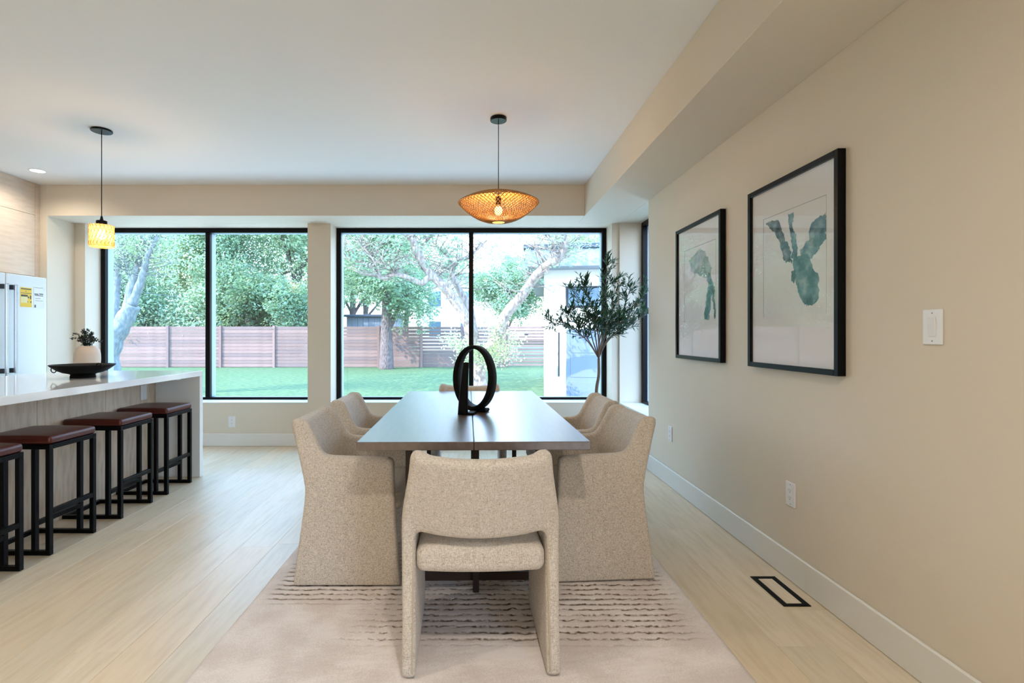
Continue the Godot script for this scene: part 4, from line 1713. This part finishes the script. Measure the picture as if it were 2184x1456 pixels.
# a near tree whose limbs pass through points seen in the window: [radius at start, at end, points (px, py, d)]
func limb_tree(label: String, base: Vector3, limbs: Array, k_: float, leaves: Material, share: float, tw_len: float, crown: int, crown_at: Vector3, wood: Material) -> Node3D:
	var o := thing("lawn_tree", label, "tree", base)
	var tips := []
	for k in limbs.size():
		var pts := []
		for w in limbs[k][2]: pts.append(at(w[0], w[1], w[2] * k_) - base)
		if k == 0: pts.push_front(Vector3(pts[0].x * 1.0, -0.05, pts[0].z))
		var path := curve(pts, 5)
		var st := mb()
		var radii := []
		for i in path.size():
			var f := float(i) / (path.size() - 1)
			radii.append(lerpf(limbs[k][0], limbs[k][1], pow(f, 0.75)) * k_ * (1.0 + 0.07 * sin(i * 1.7)) * (1.35 - 0.35 * smoothstep(0.0, 0.4, f) if k == 0 else 1.0))
		tube(st, path, radii, 12)
		var lb := put("trunk" if k == 0 else "limb", st, wood, o)
		if k == 0: continue
		st = mb()
		for i in range(path.size() / 3, path.size()):
			for j in 2:
				var d := Vector3(rng.randf_range(-1, 1), rng.randf_range(-0.2, 1.0), rng.randf_range(-0.8, 0.8)).normalized()
				var l := rng.randf_range(0.5, 1.4) * tw_len
				var m: Vector3 = path[i] + d * l * 0.5 + Vector3(0, rng.randf_range(-0.1, 0.15), 0)
				var e: Vector3 = m + (d + Vector3(rng.randf_range(-0.6, 0.6), rng.randf_range(-0.3, 0.5), 0)).normalized() * l * 0.5
				tube(st, [path[i], m, e], [0.012, 0.008, 0.004], 4)
				tips.append(e)
				for n in 2:
					var e2: Vector3 = m + Vector3(rng.randf_range(-1, 1), rng.randf_range(-0.4, 0.8), rng.randf_range(-0.6, 0.6)) * 0.5 * tw_len
					tube(st, [m, e2], [0.006, 0.003], 3)
					tips.append(e2)
		var tw := put("twigs", st, wood, lb)
		tw.set_meta("kind", "stuff")
	var places := []
	for e in tips:
		for n in 2:
			if rng.randf() < share: places.append(e + Vector3(rng.randfn(), rng.randfn(), rng.randfn()) * 0.12)
	foliage(o, places, leaves, 0.42)
	# the crown goes on above what the windows show
	places = []
	for k in crown:
		var d := Vector3(rng.randfn(), rng.randfn() * 0.5, rng.randfn()).normalized() * pow(rng.randf(), 0.4)
		places.append(Vector3(crown_at.x, crown_at.y, crown_at.z) + Vector3(d.x * 3.6, d.y * 1.9, d.z * 3.4))
	foliage(o, places, leaves, 0.75, "upper_crown")
	return o


func build_garden_tree() -> void:
	var base := at(1022, 828, 9.75)
	base.y = GROUND
	var o := limb_tree("big pale barked tree with forked limbs on the lawn by the garage", base, [
		[0.27, 0.20, [[1022, 828, 15.0], [1020, 800, 15.0], [1022, 770, 15.0], [1024, 738, 15.0]]],
		[0.19, 0.085, [[1012, 760, 15.0], [1003, 706, 14.9], [985, 662, 14.8], [950, 615, 14.7], [915, 580, 14.6], [893, 545, 14.5], [880, 512, 14.4], [864, 484, 14.4], [852, 440, 14.4]]],
		[0.14, 0.045, [[1012, 720, 15.0], [1000, 655, 15.2], [976, 612, 15.4], [964, 582, 15.5], [972, 562, 15.6], [996, 548, 15.7], [1030, 520, 15.8]]],
		[0.19, 0.08, [[1032, 765, 15.0], [1060, 715, 14.9], [1078, 672, 14.8], [1112, 632, 14.5], [1146, 585, 14.0], [1172, 562, 13.7], [1192, 550, 13.4], [1204, 520, 13.3], [1200, 480, 13.2]]],
		[0.10, 0.03, [[918, 588, 14.6], [900, 603, 14.5], [878, 595, 14.4], [845, 585, 14.3], [812, 592, 14.2], [790, 569, 14.1], [756, 554, 14.0], [728, 540, 14.0]]],
		[0.06, 0.02, [[962, 590, 15.5], [955, 545, 15.4], [930, 520, 15.3], [945, 480, 15.2]]],
		[0.05, 0.02, [[895, 545, 14.5], [905, 520, 14.6], [925, 490, 14.7]]],
		[0.045, 0.015, [[1192, 550, 13.4], [1180, 520, 13.2], [1172, 490, 13.1]]],
		[0.05, 0.015, [[812, 590, 14.2], [800, 560, 14.0], [770, 520, 13.9]]],
		[0.05, 0.015, [[850, 586, 14.3], [820, 560, 14.5], [800, 520, 14.7]]],
	], 0.65, M.leaf_1, 0.26, 0.62, 500, Vector3(-0.5, 6.2, -0.5), M.bark)
	# young shoots round the stem
	var places := []
	for q in [[1040, 745, 14.6], [1065, 735, 14.5], [985, 735, 14.5], [1010, 752, 14.4], [1080, 748, 14.6], [1000, 770, 14.4], [1090, 722, 14.7], [960, 732, 14.6], [1050, 700, 14.6], [1035, 770, 14.4], [1060, 762, 14.5]]:
		var c := at(q[0], q[1], q[2] * 0.65) - base
		for n in 16: places.append(c + Vector3(rng.randfn(), rng.randfn() * 0.8, rng.randfn()) * 0.10)
	foliage(o, places, M.leaf_2, 0.36, "young_shoots")
	base = at(225, 775, 12.0)
	base.y = GROUND
	limb_tree("leaning blue grey trunked tree at the left edge of the island window", base, [
		[0.30, 0.17, [[225, 775, 12.0], [243, 720, 12.0], [266, 682, 12.0], [282, 650, 12.0]]],
		[0.15, 0.07, [[272, 672, 12.0], [283, 612, 12.1], [300, 560, 12.1], [317, 520, 12.2], [332, 470, 12.2]]],
		[0.11, 0.05, [[282, 650, 12.0], [298, 608, 11.9], [308, 575, 11.8], [315, 545, 11.7], [336, 505, 11.6]]],
		[0.11, 0.05, [[240, 722, 12.0], [246, 640, 12.2], [251, 590, 12.3], [256, 540, 12.4], [263, 490, 12.4]]],
		[0.045, 0.02, [[284, 605, 12.1], [273, 575, 12.0], [264, 545, 11.9]]],
	], 1.0, M.leaf_0, 0.9, 1.0, 800, Vector3(0.8, 6.6, 0.5), M.grey_bark)


func build_garage() -> void:
	var o := thing("garage", "white rendered garage with a grey flat roof at the right of the garden", "building", Vector3(1.394, GROUND, -10.5), deg_to_rad(-8.2))
	var st := mb()
	slab(st, Vector3(0, -0.1, -7.0), Vector3(6.0, 2.78, 0), 0.01)
	put("wall", st, M.stucco, o)
	st = mb()
	slab(st, Vector3(-0.36, 2.755, -7.3), Vector3(6.4, 3.10, 0.55), 0.01)
	var rf := put("roof", st, M.fascia, o)
	st = mb()
	slab(st, Vector3(-0.39, 3.10, -7.34), Vector3(6.44, 3.19, 0.59), 0.01)
	put("roof_edge", st, M.dark_roof, rf)
	st = mb()
	slab(st, Vector3(0.44, 1.99, -0.02), Vector3(1.5, 2.42, 0.03), 0.005)
	var w := put("window", st, M.dark_trim, o)
	st = mb()
	slab(st, Vector3(0.49, 2.03, 0.0), Vector3(1.45, 2.38, 0.034), 0.0)
	put("pane", st, M.house_glass, w)
	st = mb()
	slab(st, Vector3(0.45, 0.0, -0.02), Vector3(1.36, 1.56, 0.03), 0.005)
	var d := put("door", st, M.garage_door, o)
	for k in 3:
		st = mb()
		slab(st, Vector3(0.53, 0.1 + k * 0.49, 0.03), Vector3(1.28, 0.50 + k * 0.49, 0.038), 0.003)
		put("door_panel", st, M.garage_door, d)
	st = mb()
	slab(st, Vector3(0.285, 0.60, 0.0), Vector3(0.315, 1.49, 0.06), 0.004)
	put("downpipe", st, M.dark_trim, o)


func build_neighbours() -> void:
	# white house far behind
	var o := thing("neighbour_house", "bright white two-storey house far behind the forked tree", "building", Vector3(-2.6, GROUND, -46))
	var st := mb()
	slab(st, Vector3(-2.6, 0, -8), Vector3(4.6, 6.6, 0), 0.02)
	put("wall", st, M.house_white, o)
	st = mb()
	slab(st, Vector3(-3.0, 6.6, -8.4), Vector3(5.0, 6.9, 0.5), 0.02)
	put("roof", st, M.fascia, o)
	for q in [[-1.6, 3.9], [1.0, 3.9], [-1.6, 1.2], [1.2, 1.2]]:
		st = mb()
		slab(st, Vector3(q[0], q[1], -0.02), Vector3(q[0] + 1.2, q[1] + 1.5, 0.06), 0.01)
		var w := put("window", st, M.house_white, o)
		st = mb()
		slab(st, Vector3(q[0] + 0.08, q[1] + 0.08, 0.0), Vector3(q[0] + 1.12, q[1] + 1.42, 0.064), 0.0)
		put("pane", st, M.house_glass, w)
	# two sheds looking over the fence
	for q in [["grey garden shed beyond the fence in the middle window", -6.5, -26.0, 2.6, 2.35], ["grey plank shed beyond the fence in the island window", -15.2, -30.0, 4.6, 3.0]]:
		var sh := thing("garden_shed", q[0], "shed", Vector3(q[1], GROUND, q[2]), 0.0, "sheds beyond the fence")
		var k := 0
		st = mb()
		slab(st, Vector3(0, 0, -2), Vector3(q[3], q[4], -0.03), 0.01)
		put("body", st, M.shed_grey, sh)
		var x := 0.0
		while x < q[3] - 0.05:
			st = mb()
			slab(st, Vector3(x + 0.006, 0, -0.03), Vector3(minf(x + 0.28, q[3]) - 0.006, q[4], 0.0), 0.004)
			put("cladding_board", st, M.shed_grey, sh)
			x += 0.28
		st = mb()
		slab(st, Vector3(-0.15, q[4], -2.2), Vector3(q[3] + 0.15, q[4] + 0.12, 0.2), 0.01)
		put("roof", st, M.dark_roof, sh)
